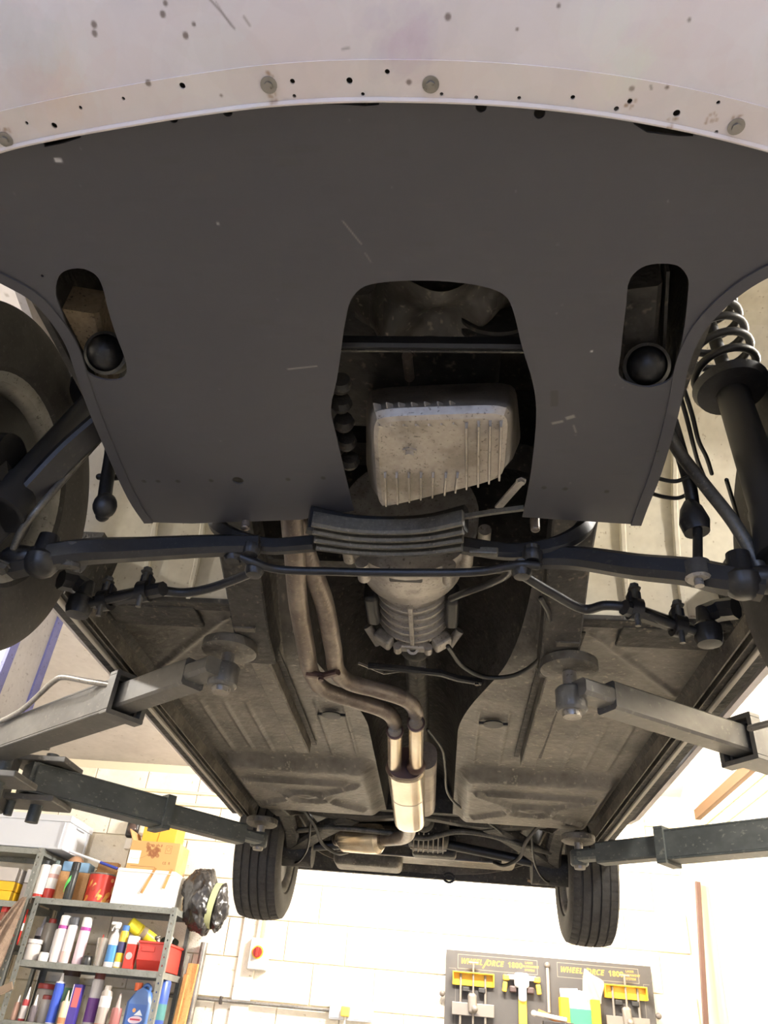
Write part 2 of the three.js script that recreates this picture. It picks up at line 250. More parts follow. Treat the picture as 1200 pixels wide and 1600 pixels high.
{   // chips, scratches and stains in the paint of the front panel
  const W = 1024, cv = document.createElement('canvas'); cv.width = W; cv.height = W / 2; const g = cv.getContext('2d'), H = W / 2, R = rnd(31), X0 = -0.72, Z0 = -0.5, SX = 1.3, SZ = 0.65;
  g.fillStyle = 'rgb(202,196,197)'; g.fillRect(0, 0, W, H);
  for (let i = 0; i < 900; i++) { g.fillStyle = R() < 0.5 ? `rgba(222,216,216,${R() * 0.08})` : `rgba(176,166,158,${R() * 0.07})`; g.beginPath(); g.ellipse(R() * W, R() * H, 6 + R() * 40, 6 + R() * 50, R(), 0, 7); g.fill(); }
  const toC = (q) => [(q[0] - X0) / SX * W, (1 - (q[2] - Z0) / SZ) * H];
  const spot = (q, r, c) => { g.fillStyle = c; g.beginPath(); g.arc(...toC(q), r, 0, 7); g.fill(); }, mark = (pts, w, c) => { g.strokeStyle = c; g.lineWidth = w; g.beginPath(); pts.map(toC).forEach((q, i) => (i ? g.lineTo(...q) : g.moveTo(...q))); g.stroke(); };
  for (const q of [[-0.2758,2.25,-0.2839],[-0.28,2.25,-0.2917],[-0.3485,2.25,-0.2989],[-0.3498,2.25,-0.3054],[-0.252,2.25,-0.2993],[-0.2616,2.25,-0.3077],[-0.0196,2.25,-0.2987],[0.042,2.25,-0.3096],[0.1912,2.25,-0.3089],[0.0766,2.25,-0.2942],[-0.2382,2.25,-0.3583],[-0.3074,2.25,-0.3454],[-0.0553,2.25,-0.3497],[0.1508,2.25,-0.3598],[0.1825,2.25,-0.3593]]) spot(q, 1.1 + R() * 1.2, 'rgba(96,84,78,.75)');
  mark([[-0.2341,2.25,-0.281],[-0.2246,2.25,-0.2905],[-0.2138,2.25,-0.3035]], 1.4, 'rgba(110,100,96,.6)'); mark([[-0.2286,2.25,-0.2827],[-0.2169,2.25,-0.3013]], 0.8, 'rgba(110,100,96,.5)'); mark([[-0.2045,2.25,-0.2937],[-0.1991,2.25,-0.3017]], 1.6, 'rgba(120,108,102,.5)'); mark([[-0.1166,2.25,-0.3206],[-0.1088,2.25,-0.3197]], 1.4, 'rgba(110,104,100,.5)'); mark([[0.1669,2.25,-0.3567],[0.1691,2.25,-0.3613]], 1.6, 'rgba(100,92,86,.6)');
  for (const [q, r, c] of [[[-0.3955,2.25,-0.3364], 34, 'rgba(190,176,150,.05)'], [[-0.0739,2.25,-0.3103], 22, 'rgba(164,160,166,.06)'], [[-0.0484,2.25,-0.3163], 18, 'rgba(164,160,164,.06)'], [[0.1525,2.25,-0.3266], 30, 'rgba(216,204,192,.07)'], [[-0.4179,2.25,-0.307], 30, 'rgba(176,168,162,.06)']]) for (let i = 0; i < 14; i++) { const [x, y] = toC(q); g.fillStyle = c; g.beginPath(); g.ellipse(x + (R() - 0.5) * r * 1.6, y + (R() - 0.5) * r * 1.6, r * (0.2 + R() * 0.6), r * (0.3 + R() * 0.8), R(), 0, 7); g.fill(); }
  for (const q of [[-0.1882,2.24,-0.3421],[-0.1881,2.24,-0.3587],[0.2529,2.24,-0.3893],[0.2301,2.24,-0.387],[0.1511,2.24,-0.3724],[0.1927,2.24,-0.3925],[-0.4751,2.24,-0.3898]]) for (let i = 0; i < 8; i++) { const [x, y] = toC(q); g.fillStyle = 'rgba(120,88,64,.35)'; g.fillRect(x + (R() - 0.5) * 9, y + (R() - 0.5) * 9, 1 + R() * 2, 1 + R() * 2); }
  const t = new THREE.CanvasTexture(cv); t.colorSpace = THREE.SRGBColorSpace; mat('frontpaint', { map: t, roughness: 0.5 });
  M.frontpaint.userData = {}; var frontUV = (m) => { const p = m.geometry.attributes.position, uv = m.geometry.attributes.uv; for (let i = 0; i < p.count; i++) uv.setXY(i, (p.getX(i) + car.base.x - X0) / SX, (p.getZ(i) + car.base.z - Z0) / SZ); m.material = M.frontpaint; };
  frontUV(valance);
}
{
  const front = EDGE.map((q) => [q[0], q[1], q[2] + 0.036]).reverse();
  const spots = [[-0.4476,2.24,-0.3817],[-0.4195,2.24,-0.3848],[-0.3845,2.24,-0.3673],[-0.3373,2.24,-0.3594],[-0.2744,2.24,-0.3485],[-0.1661,2.24,-0.3467],[-0.1115,2.24,-0.3472],[-0.0753,2.24,-0.34],[-0.1664,2.24,-0.3603],[-0.0247,2.24,-0.3613],[0.0081,2.24,-0.3649],[0.0983,2.24,-0.3667],[0.1404,2.24,-0.3782],[0.1514,2.24,-0.3713],[0.197,2.24,-0.3834],[0.2322,2.24,-0.374],[0.2385,2.24,-0.4019],[0.0484,2.24,-0.3663],[-0.0998,2.24,-0.3598]];
  const rad = [3, 5, 3, 3, 5, 4, 5, 4, 3, 3, 3, 3.5, 4, 4, 5.5, 3, 3, 3, 3];
  part(car, 'valance_flange', plate([...EDGE, ...front], spots.map((q, i) => circleHole(q, rad[i] * 0.00062)), 2.2395, 0.002), M.valance, 'drilled flange along the edge of the front panel'); frontUV(car.children[car.children.length - 1]);
  for (const q of [[-0.4787,2.239,-0.3981],[-0.1894,2.239,-0.3492],[-0.0349,2.239,-0.3519],[0.2551,2.239,-0.3967]]) {
    const b = part(car, 'bolt', hexbolt([q[0], q[1] + 0.002, q[2]], [0, -1, 0], 0.0042, 0.005), M.steel);
    part(b, 'washer', lathe([[0.004, 0], [0.008, 0], [0.008, 0.0012], [0.004, 0.0012]], [q[0], q[1] - 0.0008, q[2]], [0, 1, 0], 20), M.steel);
  }
}
// undertray
{
  const front = [[0.4157,2.25,-0.4517],[0.2932,2.25,-0.4164],[0.2208,2.25,-0.3989],[0.2211,2.25,-0.4115],[0.2071,2.25,-0.4113],[0.1755,2.25,-0.4069],[0.1616,2.25,-0.3985],[0.1558,2.25,-0.3848],[0.1403,2.25,-0.3821],[0.0788,2.25,-0.3731],[0.0178,2.25,-0.3671],[-0.0496,2.25,-0.3633],[-0.0805,2.25,-0.3627],[-0.0862,2.25,-0.3754],[-0.1002,2.25,-0.3764],[-0.1379,2.25,-0.3732],[-0.1445,2.25,-0.3645],[-0.1941,2.25,-0.3647],[-0.2737,2.25,-0.3725],[-0.3431,2.25,-0.3815],[-0.3929,2.25,-0.3905],[-0.4021,2.25,-0.4032],[-0.4228,2.25,-0.4091],[-0.4458,2.25,-0.4129],[-0.4452,2.25,-0.3991],[-0.4929,2.25,-0.4067],[-0.6344,2.25,-0.4474]];
  const left = smoothLine([[-0.7422,2.25,-0.4908],[-0.6814,2.25,-0.5232],[-0.6171,2.25,-0.5561],[-0.5808,2.25,-0.5838],[-0.5545,2.25,-0.6097],[-0.5412,2.25,-0.6485],[-0.5377,2.25,-0.6935],[-0.5468,2.25,-0.7547],[-0.5558,2.25,-0.8222],[-0.5633,2.25,-0.9047],[-0.5698,2.25,-0.9885],[-0.5726,2.25,-1.0627],[-0.5681,2.25,-1.1247]], 40);
  const right = smoothLine([[0.3131,2.25,-1.0825],[0.3125,2.25,-1.0269],[0.3131,2.25,-0.9505],[0.3086,2.25,-0.853],[0.302,2.25,-0.774],[0.2946,2.25,-0.7038],[0.2988,2.25,-0.6558],[0.3114,2.25,-0.6211],[0.3282,2.25,-0.5929],[0.3465,2.25,-0.5733],[0.3792,2.25,-0.5493],[0.4234,2.25,-0.5266],[0.4765,2.25,-0.5022]], 40);
  const notch = smoothLine([[-0.174,2.25,-1.0671],[-0.1771,2.25,-1.0064],[-0.1834,2.25,-0.869],[-0.1847,2.25,-0.8123],[-0.1681,2.25,-0.7472],[-0.1462,2.25,-0.6448],[-0.1367,2.25,-0.6143],[-0.1215,2.25,-0.5948],[-0.0935,2.25,-0.5862],[-0.0166,2.25,-0.585],[0.0372,2.25,-0.596],[0.0548,2.25,-0.6083],[0.0652,2.25,-0.6328],[0.0792,2.25,-0.685],[0.1008,2.25,-0.7539],[0.111,2.25,-0.8111],[0.1164,2.25,-0.919],[0.1166,2.25,-0.9927],[0.1144,2.25,-1.0707]], 60);
  const slotL = smoothLine([[-0.5008,2.25,-0.5788],[-0.4859,2.25,-0.5692],[-0.4645,2.25,-0.5673],[-0.4517,2.25,-0.5767],[-0.45,2.25,-0.5942],[-0.4553,2.25,-0.6266],[-0.4605,2.25,-0.6697],[-0.4633,2.25,-0.716],[-0.4691,2.25,-0.7406],[-0.482,2.25,-0.756],[-0.5071,2.25,-0.759],[-0.5268,2.25,-0.7479],[-0.5316,2.25,-0.7171],[-0.5283,2.25,-0.6818],[-0.5214,2.25,-0.6376],[-0.5168,2.25,-0.6064]], 48, true).slice(1);
  const slotR = smoothLine([[0.195,2.25,-0.5798],[0.2061,2.25,-0.5638],[0.2265,2.25,-0.5595],[0.245,2.25,-0.5629],[0.2599,2.25,-0.5797],[0.2658,2.25,-0.6024],[0.2757,2.25,-0.6612],[0.2804,2.25,-0.7209],[0.2779,2.25,-0.7442],[0.2558,2.25,-0.7567],[0.2295,2.25,-0.7512],[0.2126,2.25,-0.7373],[0.206,2.25,-0.6941],[0.1982,2.25,-0.6219]], 48, true).slice(1);
  const holes = [slotL, slotR, circleHole([-0.3624,2.25,-0.9901], 0.0095), circleHole([-0.5221,2.25,-0.5779], 0.002)];
  for (const q of [[-0.2969,2.25,-0.3842],[-0.2392,2.25,-0.3788],[0.0135,2.25,-0.3791],[0.07,2.25,-0.3863]]) holes.push(circleHole(q, 0.0055));
  const sheet = plate([...front, ...left, ...[[-0.4781,2.25,-1.1238],[-0.2723,2.25,-1.0999]], ...notch, ...right], holes, 2.25, 0.003);
  const tray = part(car, 'undertray', sheet, null, 'dark grey sheet metal undertray with two slots and a notch');
  // print of fine scratches and rub marks on the sheet
  const W = 1024, cv = document.createElement('canvas'); cv.width = W; cv.height = W; const g = cv.getContext('2d');
  g.fillStyle = 'rgb(70,70,75)'; g.fillRect(0, 0, W, W);
  const R = rnd(77), X0 = -1.0, Z0 = -1.2, SP = 1.8, toC = (q) => [(q[0] - X0) / SP * W, (1 - (q[q.length - 1] - Z0) / SP) * W];
  for (let i = 0; i < 5200; i++) { const a = R() * 0.05, l = 1 + R() * 5; g.fillStyle = R() < 0.5 ? `rgba(96,93,90,${a})` : `rgba(52,50,52,${a})`; g.fillRect(R() * W, R() * W, l * 3, l); }
  for (let i = 0; i < 130; i++) { g.fillStyle = `rgba(150,148,146,${0.1 + R() * 0.3})`; g.fillRect(R() * W, R() * W, 1, 1 + R()); }
  const mark = (pts, w, c) => { g.strokeStyle = c; g.lineWidth = w; g.beginPath(); pts.map(toC).forEach((q, i) => (i ? g.lineTo(...q) : g.moveTo(...q))); g.stroke(); };
  mark([[-0.1355,2.25,-0.5026],[-0.1164,2.25,-0.5334]], 0.9, 'rgba(150,144,136,.7)'); mark([[-0.1135,2.25,-0.5446],[-0.107,2.25,-0.5579]], 0.7, 'rgba(140,134,126,.6)'); mark([[-0.2362,2.25,-0.7326],[-0.1932,2.25,-0.7258]], 1.1, 'rgba(160,156,150,.7)');
  mark([[-0.4412,2.25,-0.4273],[-0.4329,2.25,-0.4281]], 3, 'rgba(200,200,205,.8)'); mark([[0.1352,2.25,-0.8334],[0.1508,2.25,-0.8275]], 3, 'rgba(150,146,140,.6)'); mark([[0.1537,2.25,-0.822],[0.1654,2.25,-0.8163]], 4, 'rgba(160,156,150,.6)'); mark([[0.1663,2.25,-0.8352],[0.1724,2.25,-0.8518]], 1.5, 'rgba(150,146,140,.5)');
  mark([[0.1306,2.25,-0.7656],[0.1344,2.25,-0.7973]], 6, 'rgba(50,44,40,.35)'); mark([[0.168,2.25,-0.6936],[0.1704,2.25,-0.6935]], 2, 'rgba(220,220,220,.9)'); mark([[-0.2793,2.25,-0.5035],[-0.2795,2.25,-0.5076]], 1.5, 'rgba(180,180,180,.7)');
  for (const q of [[-0.5283,2.25,-0.9992],[-0.5031,2.25,-0.9981],[-0.468,2.25,-0.9965],[-0.409,2.25,-0.9921],[-0.2763,2.25,-0.9828],[-0.2166,2.25,-0.9768],[0.1414,2.25,-0.9864],[0.175,2.25,-0.9882],[0.241,2.25,-0.992]]) { g.fillStyle = 'rgba(34,30,28,.75)'; g.beginPath(); g.arc(...toC(q), 2.2, 0, 7); g.fill(); }
  const t = new THREE.CanvasTexture(cv); t.colorSpace = THREE.SRGBColorSpace; t.wrapS = t.wrapT = THREE.RepeatWrapping;
  const p = tray.geometry.attributes.position, uv = tray.geometry.attributes.uv;
  for (let i = 0; i < p.count; i++) uv.setXY(i, (p.getX(i) + car.base.x - X0) / SP, (p.getZ(i) + car.base.z - Z0) / SP);
  tray.material = new THREE.MeshStandardMaterial({ map: t, roughness: 0.5, metalness: 0.25, side: THREE.DoubleSide }); tray.material.name = 'tray';
  part(car, 'arch_lip', sweep(left.slice(3).map((q) => [q[0] + 0.008, q[1] - 0.001, q[2]]), rect(0.017, 0.003)), tray.material); part(car, 'arch_lip', sweep(right.map((q) => [q[0] - 0.008, q[1] - 0.001, q[2]]), rect(0.017, 0.003)), tray.material);
  for (const q of [[-0.3742,2.25,-1.1137],[0.1377,2.25,-1.0887]]) part(car, 'tray_stud', [rod([q[0], 2.24, q[2]], [q[0], 2.30, q[2]], 0.008), ball([q[0], 2.238, q[2]], 0.008, [1, 0.6, 1])], M.pipe);
}
// things behind the slots
part(car, 'front_splash_panel', [box([XC - 0.012, 2.5, -0.62], [0.9, 0.012, 0.58]), box([XC - 0.458, 2.385, -0.63], [0.01, 0.22, 0.58]), box([XC + 0.42, 2.385, -0.63], [0.01, 0.22, 0.58])], M.underseal);
{
  const a = part(car, 'tow_bracket', sweep([[-0.5441,2.34,-0.6881],[-0.5739,2.34,-0.8374]], rect(0.062, 0.05, 0.006)), M.rusty, 'brown bracket behind the slot');
  part(car, 'tow_bracket', sweep([[0.2296,2.34,-0.6444],[0.2617,2.34,-0.8413]], rect(0.05, 0.05, 0.006)), M.underseal);
  part(car, 'tow_bracket', sweep([[0.2575,2.345,-0.6236],[0.3008,2.345,-0.8455]], rect(0.004, 0.05)), M.underseal);
  for (const [c, s] of [[[-0.5095,2.285,-0.7398], 1], [[0.2546,2.285,-0.7516], -1]]) {
    const h = part(car, 'fog_lamp_back', lathe([[0, -0.05], [0.022, -0.045], [0.027, -0.03], [0.03, -0.005], [0.024, 0.004], [0.022, 0.016], [0.014, 0.026], [0, 0.029]], c, [0.1 * s, -0.6, 0.75], 28), M.satin);
    part(h, 'lamp_ring', lathe([[0.027, -0.005], [0.031, -0.003], [0.0315, 0.003], [0.027, 0.005]], c, [0.1 * s, -0.6, 0.75], 28), M.steelDark);
  }
}
// engine: sump, block, cover, crossbar
{
  const B = [[-0.1233,2.215,-0.7887],[0.0733,2.215,-0.7741],[0.0756,2.215,-0.9269],[-0.1289,2.215,-1.0209]], T = [[-0.1586,2.42,-0.9401],[0.0947,2.42,-0.9195],[0.1193,2.42,-1.0907],[-0.1786,2.42,-1.1965]];
  const ring = (t) => { const o = []; const f = (q, r) => q.map((v, i) => v + (r[i] - v) * t); const c = B.map((q, i) => f(q, T[i])); return c; };
  // loft with rounded corners between the bottom and the flange
  const pts = []; const N = 48, super4 = (cs, k) => { const a = k / N * 4, i = Math.floor(a) % 4, f = a - Math.floor(a), p = cs[i], q = cs[(i + 1) % 4], cx = (cs[0][0] + cs[1][0] + cs[2][0] + cs[3][0]) / 4, cz = (cs[0][2] + cs[1][2] + cs[2][2] + cs[3][2]) / 4; const x = p[0] + (q[0] - p[0]) * f, z = p[2] + (q[2] - p[2]) * f; const e = Math.abs(f - 0.5) * 2, s = 1 - 0.07 * Math.pow(e, 6); return [cx + (x - cx) * s, cz + (z - cz) * s, cx, cz]; };
  const prof = [[0, 0, 0], [0, 0.9, 0], [0, 0.965, 0.004], [0, 1, 0.016], [0.5, 1, 0.1], [1, 1, 0.205]];
  const cs = prof.map(([t]) => ring(t));
  const g = surface(N, prof.length - 1, (u, v) => { const j = Math.round(v * (prof.length - 1)), [x, z, cx, cz] = super4(cs[j], Math.round(u * N) % N), s = prof[j][1]; return [cx + (x - cx) * s, 2.215 + prof[j][2], cz + (z - cz) * s]; });
  const sump = part(car, 'oil_sump', toCreasedNormals(g, 0.5), M.sump, 'finned cast aluminium oil sump');
  const fin = (a, b, w, h) => part(sump, 'fin', sweep([a, b], [[-w / 2, 0.004], [-w / 4, -h], [w / 4, -h], [w / 2, 0.004]]), M.sump);
  const F1 = [[-0.1078,2.2145,-0.9119],[-0.0901,2.2145,-0.9111],[-0.0714,2.2145,-0.9104],[-0.0529,2.2145,-0.9096],[-0.0344,2.2145,-0.9088],[-0.015,2.2145,-0.908],[0.0024,2.2145,-0.9073]], F2 = [[-0.1103,2.2165,-0.9897],[-0.0914,2.2165,-0.9835],[-0.0726,2.2165,-0.9774],[-0.0541,2.2165,-0.9696],[-0.0358,2.2165,-0.9636],[-0.0167,2.2165,-0.956],[0,2.2165,-0.9485]];
  F1.forEach((q, i) => fin(q, F2[i], 0.005, 0.011));
  const G1 = [[0.0124,2.2145,-0.7948],[0.0291,2.2145,-0.7917],[0.0448,2.2145,-0.7899],[0.0597,2.2145,-0.7908]], G2 = [[0.0168,2.2165,-0.9396],[0.0342,2.2165,-0.9323],[0.0503,2.2165,-0.9236],[0.0652,2.2165,-0.915]]; G1.forEach((q, i) => fin(q, G2[i], 0.005, 0.011));
  const H1 = [[-0.1153,2.25,-0.7997],[-0.0976,2.25,-0.798],[-0.0801,2.25,-0.7975],[-0.0618,2.25,-0.7971],[-0.0435,2.25,-0.7953],[-0.0253,2.25,-0.7948],[-0.0081,2.25,-0.7931]], H2 = [[-0.1065,2.2145,-0.8091],[-0.0891,2.2145,-0.8085],[-0.0709,2.2145,-0.808],[-0.0537,2.2145,-0.8075],[-0.0357,2.2145,-0.8069],[-0.0186,2.2145,-0.805],[-0.0016,2.2145,-0.8032]]; H1.forEach((q, i) => fin(q, H2[i], 0.0045, 0.008));
  part(sump, 'drain_plug', lathe([[0, 0], [0.012, 0], [0.012, 0.004], [0.007, 0.004], [0.007, 0.011], [0, 0.011]], [-0.0691,2.216,-0.8619], [0, -1, 0], 6), M.sump);
  part(car, 'engine_block', [box([XC + 0.01, 2.63, -0.9], [0.34, 0.38, 0.36], null, 0.03), box([XC + 0.01, 2.6, -0.66], [0.22, 0.3, 0.12], null, 0.03)], M.underseal);
  part(car, 'timing_cover', surface(40, 20, (u, v) => { const a = [-0.1671,2.4,-0.6913], b = [0.0904,2.4,-0.8026]; return [a[0] + (b[0] - a[0]) * u, 2.39 + 0.03 * Math.sin(u * 9) * Math.sin(v * 5 + u * 2) + 0.05 * smooth(0.22, 0.1, u) + 0.06 * smooth(0.8, 0.95, u * 0.9 + v * 0.2), a[2] + (b[2] - a[2]) * v]; }), M.rail, 'dirty grey cover plate behind the undertray');
  part(car, 'engine_pulley', lathe([[0, 0], [0.055, 0], [0.055, 0.006], [0.045, 0.012], [0.055, 0.018], [0.055, 0.024], [0, 0.024]], [0.0542,2.41,-0.7953], [0, 0.2, 1]), M.underseal);
  const bar = part(car, 'front_crossbar', sweep([[-0.2149,2.3,-0.73],[0.1321,2.3,-0.73]], rect(0.016, 0.022, 0.004)), M.satin); part(bar, 'bar_lip', sweep([[-0.2136,2.288,-0.7321],[0.1316,2.288,-0.7306]], rect(0.003, 0.003)), M.steelDark);
  part(car, 'dipstick_tube', rod([-0.078,2.34,-0.7897], [-0.0783,2.37,-0.8644], 0.008), M.pipe);
  part(car, 'engine_stay', [sweep([[0.0699,2.23,-1.017],[0.1024,2.23,-0.942]], rect(0.012, 0.004)), hexbolt([0.1001,2.226,-0.9385], [0, -1, 0], 0.006, 0.006)], M.steel);
  for (const [k, q] of [[-0.1759,2.3,-0.8102],[-0.1793,2.3,-0.8516],[-0.1798,2.3,-0.8956],[-0.1804,2.3,-0.9423],[-0.1799,2.3,-0.992]].entries()) part(car, 'hose_rib', lathe([[0, -0.012], [0.014, -0.01], [0.018, 0], [0.014, 0.01], [0, 0.012]], q, [0.1, 0, 1], 16), M.underseal);
}
// ribbed crossmember with its arms
{
  const cm = part(car, 'crossmember', [sweep([[-0.2497,2.225,-1.0625],[-0.1874,2.225,-1.0824],[-0.1152,2.225,-1.0861],[-0.0433,2.225,-1.074],[0.0187,2.225,-1.0438]], rect(0.02, 0.05, 0.004), null, UP, 24)], M.satin);
  for (let i = 0; i < 4; i++) {
    const rows = [[[-0.237,2.2,-1.035],[-0.176,2.2,-1.0506],[-0.1104,2.2,-1.0524],[-0.0461,2.2,-1.0429],[0.0142,2.2,-1.0171]], [[-0.2373,2.198,-1.0551],[-0.1756,2.198,-1.0709],[-0.1103,2.198,-1.0728],[-0.0452,2.198,-1.0629],[0.0149,2.198,-1.0401]], [[-0.2379,2.196,-1.0777],[-0.175,2.196,-1.0898],[-0.11,2.196,-1.0917],[-0.0453,2.196,-1.0815],[0.0145,2.196,-1.062]], [[-0.2371,2.194,-1.0989],[-0.1755,2.194,-1.1093],[-0.1098,2.194,-1.1111],[-0.0455,2.194,-1.1027],[0.014,2.194,-1.0846]]];
    part(cm, 'rib', sweep(rows[i], [[-0.0055, 0.02], [-0.0055, -0.004], [-0.002, -0.007], [0.003, -0.007], [0.006, -0.003], [0.006, 0.02]], null, UP, 24), M.steelDark);
  }
  part(car, 'crossmember_stay', [sweep([[0.01,2.215,-1.0262],[0.061,2.215,-1.0089],[0.1088,2.215,-0.9957]], rect(0.006, 0.008))], M.steelDark);
  part(car, 'crossmember_lug', box([0.0504,2.2,-1.1058], [0.05, 0.014, 0.014], null, 0.003), M.steelDark);
  part(car, 'crossmember_arm', [sweep([[0.0142,2.21,-1.1035],[0.1002,2.21,-1.1183],[0.1721,2.215,-1.1011],[0.2156,2.25,-1.1117],[0.2484,2.32,-1.1475]], rect(0.022, 0.03, 0.006), null, UP, 24)], M.satin);
  part(car, 'crossmember_arm', [sweep([[-0.2435,2.21,-1.1138],[-0.3288,2.21,-1.1277],[-0.3771,2.215,-1.1195],[-0.4273,2.25,-1.1375],[-0.4715,2.32,-1.1816]], rect(0.022, 0.03, 0.006), null, UP, 24)], M.satin);
}
// front suspension and steering, both sides
{
  const arm = (pts, sc) => sweep(pts, rect(0.03, 0.036, 0.008), sc, UP, 28);
  part(car, 'control_arm', [arm([[-0.3412,2.2,-1.1108],[-0.4238,2.19,-1.1026],[-0.534,2.16,-1.0732],[-0.6082,2.13,-1.0388],[-0.6704,2.11,-1.031],[-0.7259,2.1,-1.0388]], (t) => [1 + 0.5 * t * t, 1 + 0.3 * t])], M.satin);
  part(car, 'control_arm', [arm([[0.1242,2.2,-1.1214],[0.2045,2.19,-1.0998],[0.2952,2.15,-1.0559],[0.3649,2.13,-1.0329],[0.4043,2.11,-1.017],[0.4563,2.1,-1.0127]], (t) => [1 + 0.5 * t * t, 1 + 0.3 * t])], M.satin);
  for (const [c, d] of [[[-0.6724,2.1,-1.0309], -1], [[0.4284,2.1,-1.0111], 1]]) {
    const k = part(car, 'ball_joint', [lathe([[0, -0.022], [0.014, -0.022], [0.022, -0.016], [0.028, -0.004], [0.028, 0.01], [0.02, 0.018], [0.017, 0.05], [0, 0.05]], c, [0, 1, 0.1], 24), ball([c[0] + d * 0.035, c[1] + 0.008, c[2]], 0.026, [1.5, 0.8, 1])], M.satin);
    part(k, 'joint_bolt', hexbolt([c[0] + d * 0.055, c[1] - 0.014, c[2] + 0.01], [0, -1, 0.3], 0.01, 0.012), M.steelDark);
  }
  part(car, 'arm_bush', [lathe([[0, -0.02], [0.017, -0.02], [0.017, 0.02], [0, 0.02]], [-0.6284,2.12,-1.0362], [0, 1, 0.3], 20), hexbolt([-0.6267,2.11,-1.032], [0, -1, 0.3], 0.008, 0.01)], M.rubber);
  const bush = part(car, 'arm_bush', lathe([[0, -0.012], [0.02, -0.012], [0.02, 0.02], [0, 0.02]], [0.3713,2.12,-1.0232], [0, 1, 0], 24), M.rubber);
  part(bush, 'link_nut', lathe([[0, -0.012], [0.007, -0.012], [0.007, -0.002], [0.016, -0.002], [0.019, 0.002], [0, 0.002]], [0.3664,2.106,-1.013], [0, 1, 0], 18), M.steel);
  // centre link and track rods
  part(car, 'centre_link', [tube([[-0.3764,2.18,-1.1152],[-0.3439,2.17,-1.1223],[-0.3127,2.17,-1.1396],[-0.2099,2.17,-1.1408],[-0.0747,2.17,-1.1351],[0.0458,2.17,-1.1219],[0.0899,2.17,-1.1039],[0.1134,2.17,-1.094],[0.1399,2.17,-1.0962]], 0.0075, 60)], M.satin);
  for (const c of [[-0.3527,2.19,-1.1084], [-0.348,2.165,-1.1361], [0.1322,2.19,-1.0966], [0.1144,2.165,-1.1063], [-0.385,2.18,-1.1179]]) part(car, 'track_rod_joint', lathe([[0, -0.014], [0.013, -0.012], [0.017, -0.004], [0.017, 0.006], [0.012, 0.01], [0.014, 0.016], [0, 0.02]], c, [0, 1, 0], 20), M.satin);
  const rodL = part(car, 'track_rod', [tube([[-0.3494,2.165,-1.1428],[-0.4063,2.16,-1.177],[-0.4522,2.155,-1.1977],[-0.4952,2.15,-1.2043],[-0.5442,2.145,-1.1899],[-0.6229,2.13,-1.2007],[-0.683,2.12,-1.2146]], 0.0085, 60), sweep([[-0.5201,2.14,-1.1743],[-0.6709,2.14,-1.2381]], rect(0.026, 0.026, 0.008))], M.satin);
  const rodR = part(car, 'track_rod', [tube([[0.1119,2.165,-1.1149],[0.1686,2.16,-1.1649],[0.2353,2.155,-1.2127],[0.2635,2.15,-1.1867],[0.3054,2.145,-1.1829],[0.3785,2.13,-1.2064],[0.4364,2.12,-1.2172]], 0.0085, 60), sweep([[0.2921,2.14,-1.1724],[0.4166,2.14,-1.2447]], rect(0.026, 0.026, 0.008))], M.satin);
  const clamp = (o, c, d) => { const q = part(o, 'clamp', [lathe([[0.011, -0.01], [0.02, -0.01], [0.02, 0.01], [0.011, 0.01]], c, d, 20), box([c[0], c[1] + 0.02, c[2]], [0.022, 0.022, 0.022], null, 0.003)], M.satin); part(q, 'clamp_bolt', [rod([c[0], c[1] - 0.036, c[2] + 0.008], [c[0], c[1] + 0.04, c[2] + 0.012], 0.005), hexbolt([c[0], c[1] + 0.032, c[2] + 0.012], [0, 1, 0], 0.008, 0.01)], M.steelDark); };
  clamp(rodL, [-0.5607,2.142,-1.1906], [1, 0.06, 0.2]); clamp(rodL, [-0.6404,2.132,-1.2132], [1, 0.06, 0.2]);
  clamp(rodR, [0.3132,2.144,-1.1849], [1, -0.06, -0.2]); clamp(rodR, [0.3907,2.13,-1.2125], [1, -0.06, -0.2]);
  for (const [c, up] of [[[-0.6869,2.12,-1.215], [-0.7272,2.16,-1.1903]], [[0.4396,2.12,-1.2169], [0.4866,2.16,-1.1948]]]) {
    part(car, 'steering_arm', [lathe([[0, -0.022], [0.02, -0.02], [0.024, -0.008], [0.024, 0.012], [0.016, 0.02], [0.013, 0.05], [0, 0.05]], c, [0, 1, 0], 22), sweep([[c[0], c[1] + 0.035, c[2]], [(c[0] + up[0]) / 2, c[1] + 0.045, (c[2] + up[2]) / 2 - 0.01], up], rect(0.04, 0.034, 0.01), null, UP, 12)], M.satin);
  }
  // drag struts
  const ds = part(car, 'drag_strut', [sweep([[-0.7628,2.11,-0.9941],[-0.6979,2.18,-0.9636],[-0.6362,2.26,-0.9353],[-0.5778,2.32,-0.9137]], rect(0.045, 0.02, 0.005), null, UP, 16)], M.satin);
  part(ds, 'strut_lip', tube([[-0.7031,2.105,-0.992],[-0.6883,2.13,-0.973],[-0.6677,2.16,-0.961],[-0.6418,2.24,-0.9649],[-0.5935,2.31,-0.9431]], 0.006, 40), M.steelDark);
  part(car, 'anti_roll_bar', [tube([[0.4633,2.12,-1.0163],[0.4355,2.2,-1.0056],[0.4,2.28,-1.0056],[0.3655,2.34,-0.995],[0.3438,2.38,-0.9771]], 0.0105, 40)], M.steelDark);
  part(car, 'drop_link', [rod([0.3721,2.14,-1.0186], [0.3949,2.25,-1.0406], 0.0075), lathe([[0, 0], [0.02, 0], [0.024, 0.02], [0.018, 0.045], [0.009, 0.06], [0, 0.06]], [0.388,2.21,-1.0414], [-0.06, 1, 0.02], 20), tube([[0.3941,2.26,-1.0548],[0.3893,2.3,-1.0376],[0.3758,2.34,-1.0113],[0.3623,2.4,-0.9909]], 0.011, 24)], M.satin);
